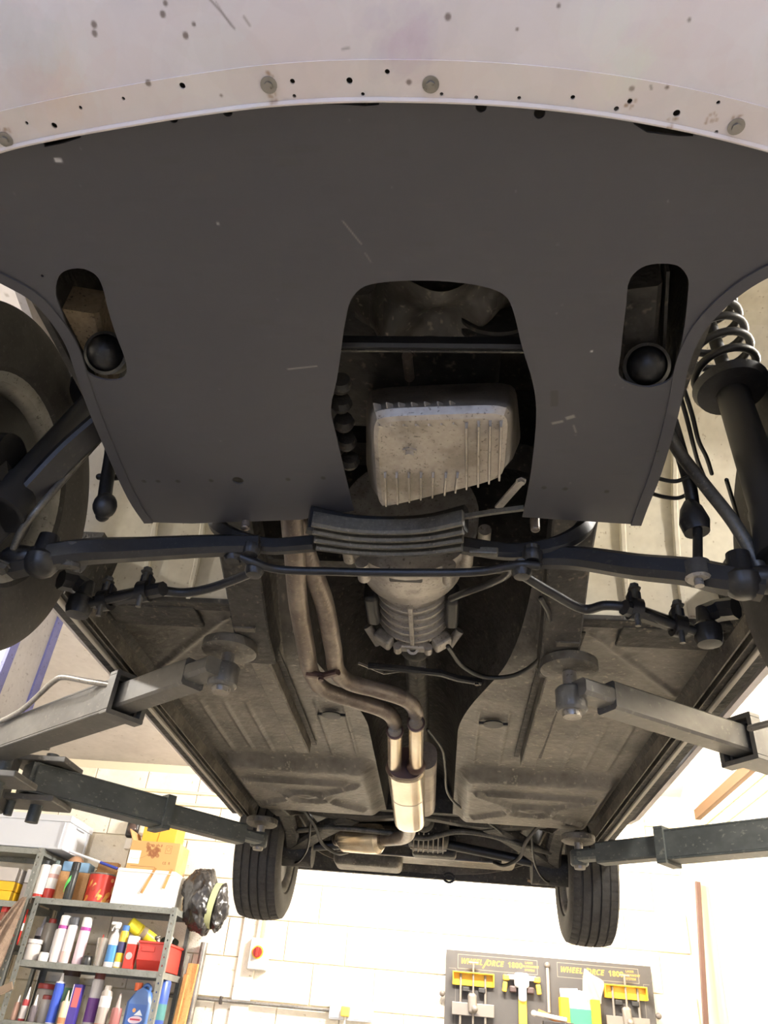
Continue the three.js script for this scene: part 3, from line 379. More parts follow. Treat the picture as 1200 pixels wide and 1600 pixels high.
  part(car, 'drop_link', [tube([[-0.5993,2.2,-1.0324],[-0.6098,2.26,-1.0305],[-0.6197,2.34,-1.0217],[-0.6267,2.4,-1.0026]], 0.012, 24), ball([-0.5965,2.215,-1.025], 0.02, [1, 1.2, 1])], M.satin);
  for (const [a, b] of [[[-0.72, 2.14, -0.95], [-0.665, 2.82, -1.13]], [[0.49, 2.14, -0.99], [0.47, 2.84, -1.02]]]) {
    const A = vec(a), B = vec(b), d = B.clone().sub(A).normalize(), at = (h) => A.clone().addScaledVector(d, h).toArray();
    const st = part(car, 'suspension_strut', [rod(at(0), at(0.36), 0.032, 0.027), rod(at(0.36), at(0.7), 0.012), rod(at(0.0), at(0.08), 0.04, 0.033)], M.black);
    part(st, 'spring_seat', lathe([[0.028, 0], [0.058, 0.008], [0.064, 0.022], [0.06, 0.022], [0.055, 0.014], [0.028, 0.008]], at(0.34), d, 32), M.satin);
    const turns = 7.5, pts = []; const s = new THREE.Vector3(1, 0, 0).addScaledVector(d, -d.x).normalize(), w = new THREE.Vector3().crossVectors(d, s);
    for (let i = 0; i <= turns * 16; i++) { const t = i / 16 * 2 * Math.PI; pts.push(A.clone().addScaledVector(d, 0.37 + 0.33 * i / (turns * 16)).addScaledVector(s, 0.054 * Math.cos(t)).addScaledVector(w, 0.054 * Math.sin(t))); }
    part(st, 'coil_spring', tube(pts, 0.0075, 220, 8), M.satin);
    part(st, 'gland_nut', lathe([[0.026, 0], [0.036, 0.004], [0.034, 0.03], [0.014, 0.034], [0.014, 0]], at(0.36), d, 24), M.steel);
    const side = a[0] < XC ? -1 : 1;
    part(car, 'knuckle', [sweep([[a[0], 2.14, a[2]], [a[0] + side * 0.04, 2.2, a[2]], [a[0] + side * 0.07, 2.26, a[2]]], rect(0.07, 0.05, 0.012), null, new THREE.Vector3(0, 0, 1)), rod([a[0] + side * 0.02, 2.25, a[2]], [a[0] + side * 0.16, 2.25, a[2]], 0.045, 0.05)], M.satin);
    part(car, 'brake_calliper', box([a[0] + side * 0.06, 2.27, a[2] - 0.11], [0.07, 0.13, 0.06], [-0.4, 0, 0], 0.014), M.black);
  }
  for (const [k, l] of [[[0.3097,2.3,-1.0064],[0.3352,2.3,-1.019],[0.3633,2.3,-1.0247],[0.3795,2.3,-1.012]], [[0.3224,2.3,-1.055],[0.3518,2.3,-1.0683],[0.3789,2.3,-1.0706],[0.3939,2.3,-1.0553]], [[0.338,2.36,-0.8737],[0.3643,2.36,-0.9311],[0.3906,2.36,-0.9931],[0.4123,2.36,-1.0429],[0.435,2.36,-1.0867]], [[0.3438,2.36,-0.8666],[0.3741,2.36,-0.9308],[0.4008,2.36,-0.9928],[0.4246,2.36,-1.0338],[0.4453,2.36,-1.0771]], [[0.4421,2.3,-1.0178],[0.4846,2.3,-1.1066],[0.52,2.3,-1.1852],[0.5414,2.3,-1.2315]], [[-0.6445,2.3,-1.056],[-0.6207,2.3,-1.0569],[-0.5888,2.3,-1.0518]]].entries()) part(car, 'brake_hose', tube(l, k === 5 ? 0.006 : 0.0035, 20, 8), M.cable);
}
// wheels
function wheel(c, w, R, front) {
  const side = c[0] < XC ? -1 : 1, S = 192, prof = [];   // [offset across, radius, sipe depth]
  const rr = 0.172;
  prof.push([-w / 2 + 0.022, rr, 0], [-w / 2 + 0.006, rr + 0.018, 0], [-w / 2, R - 0.07, 0], [-w / 2 + 0.004, R - 0.03, 0], [-w / 2 + 0.014, R - 0.012, 0]);
  const tw = w - 0.03, ribs = 5, gw = 0.009, rw = (tw - gw * 4) / ribs; let x = -tw / 2;
  for (let i = 0; i < ribs; i++) { const e = (i === 0 || i === 4); const cr = (q) => R - 0.012 * Math.pow(Math.abs(q) / (tw / 2), 2.4); prof.push([x, cr(x), e ? 0.004 : 0.0022], [x + rw, cr(x + rw), e ? 0.004 : 0.0022]); if (i < 4) { prof.push([x + rw + 0.0015, R - 0.0105, 0], [x + rw + gw - 0.0015, R - 0.0105, 0]); } x += rw + gw; }
  prof.push([w / 2 - 0.014, R - 0.012, 0], [w / 2 - 0.004, R - 0.03, 0], [w / 2, R - 0.07, 0], [w / 2 - 0.006, rr + 0.018, 0], [w / 2 - 0.022, rr, 0]);
  const g = surface(S, prof.length - 1, (u, v) => { const k = Math.round(u * S), j = Math.round(v * (prof.length - 1)), p = prof[j], a = (k % S) / S * 2 * Math.PI, r = p[1] - (k % 4 === (j > prof.length / 2 ? 1 : 0) ? p[2] : 0); return [c[0] + p[0], c[1] + r * Math.cos(a), c[2] + r * Math.sin(a)]; });
  const wh = part(car, 'wheel', toCreasedNormals(g, 0.5), M.rubber, front ? 'front tyre on a grey rim' : 'rear tyre with grooved tread');
  const inn = -side;
  part(wh, 'rim', [lathe([[rr + 0.02, 0.006], [rr + 0.022, 0.0], [rr + 0.012, -0.004], [rr - 0.002, -0.012], [rr - 0.012, -0.03], [rr - 0.02, -0.08], [rr - 0.024, -0.13], [rr - 0.03, -0.15], [rr - 0.034, -0.15], [rr - 0.028, -0.12], [rr - 0.025, -0.08], [rr - 0.018, -0.03], [rr - 0.006, -0.008], [rr + 0.012, 0]], [c[0] + inn * (w / 2 - 0.012), c[1], c[2]], [inn, 0, 0], 56)], M.rim);
  part(wh, 'wheel_disc', lathe([[rr - 0.028, -0.01], [0.11, 0.012], [0.07, 0], [0.03, -0.02], [0, -0.02], [0, -0.026], [0.07, -0.008], [0.11, 0.004], [rr - 0.028, -0.018]], [c[0] + side * 0.05, c[1], c[2]], [inn, 0, 0], 40), M.steelDark);
  part(wh, 'brake_disc', lathe([[0, 0], [0.142, 0], [0.142, 0.016], [0.06, 0.016], [0.055, 0.04], [0, 0.04]], [c[0] + inn * 0.055, c[1], c[2]], [inn, 0, 0], 40), M.satin);
}
wheel([-0.865, 2.25, -1.0], 0.205, 0.312, true); wheel([0.645, 2.25, -1.03], 0.205, 0.312, true);
wheel([-0.845, 2.23, -3.92], 0.215, 0.305, false); wheel([0.655, 2.23, -3.92], 0.215, 0.305, false);
// inner arches, rails, floor
for (const s of [-1, 1]) {
  const x = (o) => XC + s * o;
  const arch = part(car, 'inner_arch', [surface(10, 12, (u, v) => { const a = v * 1.25; return [x(0.36 + 0.5 * u), 2.312 + 0.6 * Math.sin(a), -1.535 + 0.5 * (1 - Math.cos(a)) ]; }), surface(10, 8, (u, v) => [x(0.36 + 0.5 * u), 2.312 + 0.6 * Math.sin(1.25) + 0.02 * v, -1.20 + 0.9 * v]), surface(8, 8, (u, v) => [x(0.36), 2.42 + 0.5 * v, -0.3 - 1.24 * u])], M.archpaint, 'cream painted inside of the wheel arch');
  for (const o of [0.5, 0.62]) part(arch, 'pressed_rib', sweep(Array.from({ length: 9 }, (_, i) => { const a = i / 8 * 1.1; return [x(o), 2.308 + 0.595 * Math.sin(a), -1.53 + 0.5 * (1 - Math.cos(a))]; }), rect(0.014, 0.012, 0.003), null, new THREE.Vector3(0, 0, 1)), M.archpaint);
  for (const zz of [-0.75]) part(arch, 'pressed_rib', sweep([[x(0.37), 2.45, -0.95], [x(0.375), 2.9, -0.95]], rect(0.02, 0.02, 0.004), null, new THREE.Vector3(0, 0, 1)), M.archpaint);
  part(car, 'chassis_rail', sweep([[x(0.33), 2.44, -0.45], [x(0.335), 2.41, -1.05], [x(0.345), 2.36, -1.35], [x(0.36), 2.3, -1.62], [x(0.365), 2.29, -1.75]], rect(0.085, 0.075, 0.004)), M.underseal);
  const fr = part(car, 'floor_rail', sweep([[x(0.372), 2.287, -1.58], [x(0.372), 2.287, -2.3], [x(0.372), 2.295, -2.52]], rect(0.056, 0.042, 0.004), (t) => [1 - 0.15 * t, 1]), M.rail, 'grey floor rail with worn underseal');
  part(fr, 'weld_flange', [sweep([[x(0.336), 2.305, -1.6], [x(0.336), 2.305, -2.52]], rect(0.016, 0.004)), sweep([[x(0.408), 2.305, -1.6], [x(0.408), 2.305, -2.52]], rect(0.016, 0.004))], M.underseal);
  // floor pan, with its pressings
  const xi = (z) => 0.14 + 0.17 * smooth(-2.35, -1.5, z), line = (px, pz, ax, az, bx, bz) => { const dx = bx - ax, dz = bz - az, t = Math.max(0, Math.min(1, ((px - ax) * dx + (pz - az) * dz) / (dx * dx + dz * dz))); return Math.hypot(px - ax - t * dx, pz - az - t * dz); };
  const ridge = (d, w) => Math.exp(-(d / w) * (d / w));
  const hgt = (o, z) => {
    let y = 2.312 + (o < 0.33 ? 0.24 * Math.pow(smooth(-1.95, -1.4, z), 1.6) : 0);
    const bul = smooth(-2.66, -2.74, z) * smooth(-3.36, -3.3, z) * smooth(0.135, 0.2, o) * smooth(0.71, 0.66, o); y -= 0.04 * bul;
    if (z < -2.7) {
      const d = Math.min(line(o, z, 0.26, -2.84, 0.62, -2.84), line(o, z, 0.22, -2.86, 0.36, -3.0), line(o, z, 0.64, -2.86, 0.5, -3.0), line(o, z, 0.22, -3.2, 0.34, -3.1), line(o, z, 0.64, -3.2, 0.52, -3.1));
      y -= 0.017 * ridge(d, 0.011);
      const e = Math.hypot((o - 0.43) / 0.085, (z + 3.05) / 0.06); y -= 0.018 * ridge(e - 1, 0.16); y -= 0.012 * ridge(e, 0.4);
    } else {
      for (const q of [0.2, 0.285]) if (o < 0.33) y -= 0.006 * ridge(o - q, 0.004) * smooth(-2.12, -2.16, z) * smooth(-2.66, -2.62, z);
      for (const q of [0.5, 0.57, 0.645]) y -= 0.007 * ridge(o - q, 0.006) * smooth(-2.15, -2.25, z) * smooth(-2.66, -2.6, z);
      y -= 0.008 * ridge(line(o, z, 0.44, -1.62, 0.7, -1.95), 0.01);
    }
    return y;
  };
  part(car, 'floor_pan', surface(110, 200, (u, v) => { const z = -1.53 - 1.83 * v, a = xi(z), o = a + (0.735 - a) * u; return [x(o), hgt(o, z), z]; }), M.floorpan);
  part(car, 'floor_edge', [box([x(0.55), 2.306, -1.545], [0.36, 0.014, 0.04], null, 0.004), box([x(0.60), 2.302, -1.6], [0.22, 0.012, 0.1], null, 0.004)], M.underseal);
  part(car, 'drain_plate', [lathe([[0, 0], [0.03, 0], [0.03, 0.004], [0, 0.006]], [x(0.243), 2.303, -2.22], [0, -1, 0], 24), box([x(0.243), 2.302, -2.22], [0.085, 0.008, 0.01])], M.black);
  // sill: pinch weld, box, bright strip
  const z0 = -1.42, z1 = -3.42;
  const sill = part(car, 'sill', [sweep([[x(0.765), 2.315, z0], [x(0.765), 2.315, z1]], [[-0.05, -0.045], [0.03, -0.045], [0.055, 0.0], [0.07, 0.1], [-0.05, 0.1]].map(([a, b]) => [a * -s, b]))], M.underseal);
  part(sill, 'pinch_weld', [box([x(0.718), 2.268, (z0 + z1) / 2], [0.004, 0.04, z0 - z1])], M.rail); part(sill, 'pinch_weld', [box([x(0.738), 2.266, (z0 + z1) / 2], [0.003, 0.03, z0 - z1])], M.rail);
  part(sill, 'bright_strip', box([x(0.776), 2.264, (z0 + z1) / 2], [0.012, 0.012, z0 - z1], null, 0.003), paint('#a8a296', 0.4));
  part(car, 'rear_rail', sweep([[x(0.62), 2.30, -3.2], [x(0.6), 2.31, -3.45], [x(0.52), 2.42, -3.8], [x(0.5), 2.45, -4.5]], rect(0.07, 0.06, 0.005)), M.underseal);
  // body side with wheel arches, and the rear inner arch
  const arcPts = (zc, r, y0) => { const o = []; for (let i = 0; i <= 20; i++) { const a = Math.PI * (1 - i / 20); o.push([zc + r * Math.cos(a), y0 + r * Math.sin(a) * 1.05]); } return o; };
  const outline = [[-4.62, 2.42], ...arcPts(-3.92, 0.36, 2.37), [-3.4, 2.35], [-1.5, 2.35], ...arcPts(-1.02, 0.43, 2.41), [-0.45, 2.36], [0.1, 2.45], [0.25, 2.6], [0.28, 2.95], [-4.7, 2.98], [-4.72, 2.6]];
  const g = upright(outline.map(([z, y]) => [z, y]), 0, 0.02); g.rotateY(-Math.PI / 2); g.translate(x(0.9) + (s > 0 ? 0.02 : 0), 0, 0);
  part(car, 'body_side', g, M.valance, 'light grey body side');
  part(car, 'rear_inner_arch', [surface(20, 6, (u, v) => { const a = Math.PI * u; return [x(0.58 + 0.32 * v), 2.36 + 0.37 * Math.sin(a), -3.92 + 0.4 * Math.cos(a)]; }), upright([[-4.4, 2.36], [-3.5, 2.36], [-3.5, 2.7], [-4.4, 2.7]], 0, 0.01).rotateY(-Math.PI / 2).translate(x(0.58), 0, 0)], M.underseal);
}
part(car, 'tunnel', surface(24, 60, (u, v) => { const z = -1.4 - 1.96 * v, w = 0.14 + 0.17 * smooth(-2.35, -1.5, z), a = Math.PI * u, h = 0.17 + 0.2 * smooth(-2.6, -1.6, z); return [XC - w * Math.cos(a) * (1 - 0.05 * Math.sin(a)), 2.312 + 0.24 * Math.pow(smooth(-1.95, -1.4, z), 1.6) * (1 - Math.sin(a)) + h * Math.pow(Math.sin(a), 0.5), z]; }), M.underseal);
part(car, 'upper_body', [box([XC, 2.97, -2.2], [1.78, 0.03, 5.0]), box([XC, 2.68, -1.5], [0.74, 0.56, 0.03]), box([XC, 2.55, -4.66], [1.78, 0.85, 0.03].map((v, i) => i === 1 ? 0.55 : v)), box([XC, 2.78, 0.27], [1.78, 0.4, 0.03])], M.underseal);
part(car, 'rear_floor', [box([XC, 2.5, -4.05], [1.0, 0.02, 1.3]), box([XC, 2.42, -3.4], [1.42, 0.2, 0.04])], M.underseal);
// gearbox
{
  const x = XC + 0.012, y = 2.44; const A = [x, y, 0];
  const gb = part(car, 'gearbox', [lathe([[0, 1.34], [0.15, 1.34], [0.15, 1.37], [0.142, 1.375], [0.138, 1.46], [0.122, 1.53], [0.1, 1.56], [0.09, 1.59], [0.088, 1.79], [0.08, 1.83], [0.06, 1.85], [0.045, 1.91], [0, 1.91]], A, [0, 0, -1], 40)], M.alloy, 'ribbed cast alloy gearbox');
  for (let i = 0; i < 5; i++) part(gb, 'casing_rib', lathe([[0.084, -0.005], [0.098, -0.003], [0.098, 0.003], [0.084, 0.005]], [x, y, -1.615 - 0.04 * i], [0, 0, -1], 40), M.alloy);
  part(gb, 'spine', box([x, y - 0.093, -1.69], [0.012, 0.016, 0.2], null, 0.003), M.alloy);
  for (const s of [-1, 1]) { part(gb, 'side_boss', box([x + s * 0.098, y - 0.045, -1.67], [0.035, 0.06, 0.14], null, 0.012), M.satin); part(gb, 'mount_lug', [box([x + s * 0.075, y - 0.08, -1.8], [0.05, 0.03, 0.045], [0, 0, s * 0.6], 0.008), rod([x + s * 0.12, y - 0.05, -1.79], [x + s * 0.09, y - 0.08, -1.83], 0.012)], M.alloy); for (const k of [0, 1, 2]) part(gb, 'flange_lug', rod([x + s * (0.09 + 0.036 * k), y - 0.13 + 0.045 * k, -1.335], [x + s * (0.09 + 0.036 * k), y - 0.13 + 0.045 * k, -1.40], 0.014), M.alloy); }
  part(gb, 'tail_plate', [box([x, y - 0.072, -1.825], [0.085, 0.05, 0.03], null, 0.008), lathe([[0.009, 0], [0.016, 0], [0.016, 0.02], [0.009, 0.02]], [x, y - 0.085, -1.835], [0, -0.5, 0.86], 20), rod([x - 0.04, y - 0.092, -1.81], [x - 0.04, y - 0.092, -1.84], 0.011), rod([x + 0.04, y - 0.092, -1.81], [x + 0.04, y - 0.092, -1.84], 0.011)], M.alloy);
  part(gb, 'inspection_slot', box([x, y - 0.135, -1.38], [0.07, 0.02, 0.02], null, 0.004), M.black);
  part(car, 'gearbox_mount', [sweep([[-0.2097,2.29,-1.8135],[-0.1031,2.29,-1.8246],[-0.0211,2.29,-1.8388],[0.0205,2.29,-1.8665],[0.0823,2.29,-1.8837]], rect(0.016, 0.016, 0.004)), hexbolt([0.0699,2.278,-1.8608], [0, -1, 0], 0.006, 0.006)], M.satin);
  part(car, 'gearbox_mount', [sweep([[-0.2364,2.3,-1.8232],[-0.1732,2.3,-1.881],[-0.0625,2.3,-1.8264]], rect(0.004, 0.006))], M.steel);
  part(car, 'propshaft', [rod([x, y - 0.02, -1.88], [x, 2.36, -3.75], 0.034), ball([x, 2.42, -1.95], 0.048), ball([x, 2.36, -3.72], 0.048)], M.underseal);
  part(car, 'clutch_hose', tube([[-0.002,2.3,-1.4574],[0.0307,2.28,-1.3907],[0.0748,2.28,-1.3526],[0.1057,2.25,-1.2565],[0.1075,2.24,-1.205]], 0.0075, 24, 8), M.satin);
  part(car, 'speedometer_cable', tube([[-0.0063,2.29,-1.6773],[0.035,2.29,-1.7919],[0.0938,2.29,-1.8488],[0.1576,2.29,-1.8325],[0.2094,2.29,-1.7441],[0.2225,2.29,-1.6182],[0.2107,2.29,-1.4928],[0.1853,2.29,-1.4232]], 0.006, 60, 8), M.cable);
  part(car, 'handbrake_cable', tube([[-0.0622,2.29,-2.2678],[-0.0189,2.29,-2.4407],[-0.0072,2.29,-2.643],[0.0071,2.29,-2.9599],[0.0598,2.29,-3.1512],[0.2007,2.29,-3.4071],[0.3296,2.29,-3.8028]], 0.005, 60, 8), M.cable);
}
// exhaust
{
  const ex = part(car, 'exhaust_downpipe', tube([[-0.2936,2.27,-1.1057],[-0.3002,2.25,-1.2039],[-0.3196,2.24,-1.389],[-0.3257,2.22,-1.5636],[-0.3334,2.22,-1.7151],[-0.3129,2.22,-1.817],[-0.2337,2.22,-1.8836],[-0.1702,2.22,-1.9379],[-0.1478,2.22,-2.0013],[-0.1486,2.22,-2.0927]], 0.0205, 90, 18), M.pipe, 'dull brown steel exhaust pipe');
  part(car, 'exhaust_downpipe', tube([[-0.3004,2.3,-1.1738],[-0.2861,2.27,-1.258],[-0.2685,2.25,-1.403],[-0.2653,2.225,-1.5676],[-0.2692,2.225,-1.7111],[-0.2469,2.225,-1.7709],[-0.1793,2.225,-1.8111],[-0.1135,2.225,-1.8616],[-0.089,2.225,-1.9297],[-0.0881,2.225,-2.0353]], 0.0205, 90, 18), M.pipe, 'dull brown steel exhaust pipe');
  part(car, 'pipe_bracket', [sweep([[-0.3381,2.2,-1.6692],[-0.2981,2.2,-1.6792],[-0.2599,2.2,-1.6521]], rect(0.018, 0.014, 0.004)), hexbolt([-0.3011,2.194,-1.6731], [0, -1, 0], 0.007, 0.008)], M.scorched);
  const z = (q) => q;
  for (const [a, b] of [[[-0.1444,2.2,-2.0346], [-0.1596,2.2,-2.3603]], [[-0.0851,2.2,-1.9651], [-0.0936,2.2,-2.3212]]]) {
    const p = part(car, 'exhaust_sleeve', rod(a, b, 0.021, 0.021, 28), M.stainless, 'bright polished stainless sleeve');
    part(p, 'weld_ring', lathe([[0.019, -0.006], [0.024, -0.004], [0.024, 0.004], [0.019, 0.006]], a, [0, 0, 1], 24), M.scorched); part(p, 'weld_ring', [lathe([[0.019, -0.012], [0.026, -0.006], [0.03, 0.012], [0.019, 0.012]], b, [0, 0, -1], 24)], M.scorched);
  }
  const c0 = [-0.1262,2.205,-2.3571], c1 = [-0.1357,2.205,-3.0496], oval = (w, h, n = 36) => Array.from({ length: n }, (_, i) => { const a = i / n * 2 * Math.PI; return [w / 2 * Math.sign(Math.cos(a)) * Math.pow(Math.abs(Math.cos(a)), 0.8), h / 2 * Math.sign(Math.sin(a)) * Math.pow(Math.abs(Math.sin(a)), 0.8)]; });
  const dz = c1[2] - c0[2], lerp = (t) => [c0[0] + (XC - 0.025 - c0[0]) * t, c0[1] + 0.005, c0[2] + dz * t];
  const sil = part(car, 'silencer', sweep([0, 0.03, 0.4, 0.405, 0.41, 0.93, 0.97, 1].map(lerp), oval(0.118, 0.105), (t) => [1 - 0.25 * Math.pow(Math.max(0, 1 - t * 12), 2) - 0.2 * Math.pow(Math.max(0, t * 8 - 7), 2), 1 - 0.25 * Math.pow(Math.max(0, 1 - t * 12), 2) - 0.2 * Math.pow(Math.max(0, t * 8 - 7), 2)]), M.stainless, 'bright polished stainless silencer');
  part(sil, 'end_seam', sweep([lerp(-0.012), lerp(0.02)], oval(0.108, 0.095)), M.scorched);
  part(sil, 'body_seam', sweep([lerp(0.42), lerp(0.425)], oval(0.1195, 0.1065)), M.pipe);
  part(car, 'heat_shield', sweep([lerp(0.05), lerp(0.9)].map((q) => [q[0] + 0.045, q[1] + 0.04, q[2]]), oval(0.1, 0.09)), M.pipe);
  const tp = part(car, 'tail_pipe', tube([lerp(0.98), [XC - 0.06, 2.23, -3.45], [XC - 0.16, 2.25, -3.62], [XC - 0.27, 2.26, -3.72], [XC - 0.4, 2.28, -3.85]], 0.028, 40, 16), M.pipe);
  part(car, 'rear_silencer', lathe([[0, 0], [0.045, 0], [0.062, 0.015], [0.064, 0.05], [0.06, 0.2], [0.03, 0.235], [0, 0.235]], [XC - 0.17, 2.25, -3.62], [-0.86, 0.06, -0.42], 32), M.stainless, 'stainless rear exhaust box');
}
// rear end
{
  part(car, 'rear_subframe', [sweep([[XC - 0.62, 2.36, -3.5], [XC - 0.3, 2.33, -3.52], [XC, 2.36, -3.55], [XC + 0.3, 2.33, -3.52], [XC + 0.62, 2.36, -3.5]], rect(0.07, 0.06, 0.01), null, UP, 30)], M.underseal);
  part(car, 'rear_anti_roll_bar', tube([[XC - 0.56, 2.27, -3.66], [XC - 0.4, 2.27, -3.56], [XC - 0.1, 2.26, -3.54], [XC + 0.02, 2.25, -3.54], [XC + 0.16, 2.29, -3.56], [XC + 0.3, 2.29, -3.58], [XC + 0.48, 2.26, -3.62], [XC + 0.58, 2.26, -3.7]], 0.012, 60), M.steelDark);
  for (const s of [-1, 1]) {
    const x = (o) => XC + s * o;
    part(car, 'trailing_arm', [sweep([[x(0.3), 2.32, -3.52], [x(0.48), 2.28, -3.72], [x(0.62), 2.24, -3.9]], rect(0.09, 0.05, 0.012), null, UP, 12), sweep([[x(0.6), 2.33, -3.46], [x(0.6), 2.28, -3.7], [x(0.62), 2.24, -3.9]], rect(0.07, 0.05, 0.012), null, UP, 12), rod([x(0.52), 2.23, -3.92], [x(0.7), 2.23, -3.92], 0.07)], M.underseal);
    part(car, 'drive_shaft', rod([x(0.1), 2.32, -3.96], [x(0.66), 2.24, -3.92], 0.022), M.satin);
    part(car, 'brake_line', tube([[x(0.5), 2.3, -3.4], [x(0.46), 2.26, -3.52], [x(0.44), 2.22, -3.66], [x(0.38), 2.2, -3.74], [x(0.34), 2.22, -3.8]], 0.008, 30, 8), M.cable);
    part(car, 'brake_line', tube([[x(0.48), 2.28, -3.5], [x(0.52), 2.2, -3.72], [x(0.58), 2.17, -3.86], [x(0.62), 2.18, -3.92]], 0.005, 24, 8), M.cable);
  }
  const df = part(car, 'differential', [box([XC + 0.03, 2.37, -3.92], [0.2, 0.18, 0.2], null, 0.04), box([XC + 0.06, 2.32, -4.05], [0.22, 0.1, 0.1], null, 0.02)], M.underseal);
  for (let i = 0; i < 7; i++) part(df, 'cooling_fin', box([XC - 0.035 + 0.023 * i, 2.3, -3.86], [0.006, 0.085, 0.13], [0.25, 0, 0], 0.002), paint('#b4aa98', 0.5));
  part(df, 'fin_bar', box([XC + 0.035, 2.262, -3.82], [0.17, 0.008, 0.01], null, 0.002), paint('#b4aa98', 0.5));
  const tk = part(car, 'fuel_tank', [box([XC, 2.375, -4.34], [0.98, 0.12, 0.36], null, 0.03)], M.floorpan, 'dark fuel tank across the tail');
  part(tk, 'tank_skirt', [box([XC - 0.02, 2.335, -4.17], [0.84, 0.09, 0.012], [0, 0.02, 0], 0.003)], M.rail); part(tk, 'skirt_edge', box([XC - 0.02, 2.289, -4.165], [0.84, 0.006, 0.016], [0, 0.02, 0]), M.steel);
  part(car, 'rear_box', [box([XC - 0.29, 2.29, -4.36], [0.36, 0.08, 0.2], null, 0.03)], M.rail);
  part(car, 'rear_valance', sweep([[XC - 0.72, 2.46, -4.45], [XC - 0.5, 2.37, -4.58], [XC, 2.345, -4.64], [XC + 0.4, 2.37, -4.6], [XC + 0.74, 2.47, -4.45]], rect(0.012, 0.09), null, UP, 30), M.rail);
  const ey = part(car, 'towing_eye', sweep(Array.from({ length: 13 }, (_, i) => { const a = Math.PI * (1.15 + 1.7 * i / 12) ; return [XC + 0.14 + 0.03 * Math.cos(a), 2.28 + 0.022 * Math.sin(a), -4.62]; }), rect(0.012, 0.012, 0.003), null, new THREE.Vector3(0, 0, 1)), M.satin);
  part(car, 'exhaust_hanger', [rod([XC + 0.6, 2.36, -4.4], [XC + 0.585, 2.27, -4.42], 0.012), lathe([[0.014, -0.005], [0.032, -0.004], [0.032, 0.004], [0.014, 0.006]], [XC + 0.582, 2.258, -4.42], [0.1, 1, 0.3], 20)], M.rusty);
}

// ---------------------------------------------------------------- two-post lift
function column(x, z, s, label) {   // s: side of the car the column stands on
  const t = thing('lift_column', label, 'lift column', [x, 0, z]);
  part(t, 'post', [box([x, 1.6, z - 0.13], [0.3, 3.2, 0.012]), box([x, 1.6, z + 0.13], [0.3, 3.2, 0.012]), box([x + s * 0.145, 1.6, z], [0.012, 3.2, 0.27])], M.liftpost);
  part(t, 'face_plate', box([x - s * 0.144, 1.6, z], [0.008, 3.2, 0.2]), M.liftpost);
  for (const d of [-1, 1]) part(t, 'edge_strip', box([x - s * 0.15, 1.6, z + d * 0.115], [0.012, 3.2, 0.045]), M.liftblue, 'blue painted edge of the column');
  part(t, 'outer_strip', box([x + s * 0.158, 1.6, z + 0.1], [0.012, 3.2, 0.09]), M.liftblue);
  part(t, 'base_plate', box([x, 0.01, z], [0.5, 0.02, 0.5]), M.liftdark);
  const c = part(t, 'carriage', [box([x - s * 0.13, 2.16, z], [0.16, 0.26, 0.2], null, 0.01)], M.lift);
  for (const d of [-1, 1]) { part(t, 'arm_bracket', [box([x - s * 0.27, 2.215, z + d * 0.14], [0.22, 0.02, 0.16], null, 0.004), box([x - s * 0.27, 2.085, z + d * 0.14], [0.22, 0.02, 0.16], null, 0.004)], M.lift); part(t, 'pivot_pin', [rod([x - s * 0.29, 2.02, z + d * 0.14], [x - s * 0.29, 2.25, z + d * 0.14], 0.022), rod([x - s * 0.22, 2.03, z + d * 0.1], [x - s * 0.22, 2.1, z + d * 0.1], 0.014)], M.liftdark); }
  part(t, 'brace', beam([x - s * 0.2, 2.06, z + 0.1], [x - s * 0.2, 1.86, z - 0.05], 0.02, 0.03), M.lift);
  return t;
}
column(-1.69, -2.5, -1, 'tall grey lift column with blue edges on the shelving side');
column(1.5, -2.36, 1, 'tall grey lift column with blue edges by the timber rail wall');
function liftArm(label, pivot, tip, pad, o) {
  const P0 = vec(pivot), P1 = vec(tip), d = P1.clone().sub(P0).normalize(), L = P1.distanceTo(P0), at = (m) => P0.clone().addScaledVector(d, m).toArray();
  const t = thing('lift_arm', label, 'lift arm', [pivot[0], pivot[1] - 0.06, pivot[2]]);
  const split = o.split;
  part(t, 'outer_tube', [hollow(at(-0.02), at(split), o.w, o.h, 0.008), beam(at(-0.03), at(-0.01), o.w, o.h)], o.m);
  part(t, 'collar', [hollow(at(split - 0.012), at(split + 0.022), o.w + 0.022, o.h + 0.022, 0.012)], o.m2);
  part(t, 'inner_tube', [beam(at(split - 0.25), at(L - 0.09), o.w - 0.024, o.h - 0.026, 0.006)], o.m);
  part(t, 'end_plate', [beam(at(L - 0.16), at(L - 0.005), o.w - 0.026, 0.04, 0.008)], o.m);
  const c = vec(pad);
  part(t, 'screw_housing', [lathe([[0, 0], [0.03, 0], [0.035, 0.006], [0.035, 0.05], [0.03, 0.056], [0, 0.056]], [c.x, o.hy, c.z], [0, 1, 0], 32)], o.m2);
  part(t, 'pad_screw', [rod([c.x, o.hy - 0.01, c.z], [c.x, c.y - 0.01, c.z], 0.0165, 0.0165, 20), lathe([[0, -0.012], [0.02, -0.012], [0.022, -0.004], [0.022, 0], [0, 0]], [c.x, o.hy, c.z], [0, 1, 0], 24)], M.steel, 'bare steel pad screw');
  part(t, 'rubber_pad', [lathe([[0, -0.03], [0.058, -0.03], [0.066, -0.024], [0.066, -0.004], [0.06, 0], [0, 0]], [c.x, c.y, c.z], [0, 1, 0], 36)], M.rail);
  return { t, at };
}
const armOpt = { w: 0.086, h: 0.094, m: M.lift, m2: M.lift };
const rearOpt = { w: 0.09, h: 0.1, m: M.liftdark, m2: M.liftdark, hy: 2.13 };
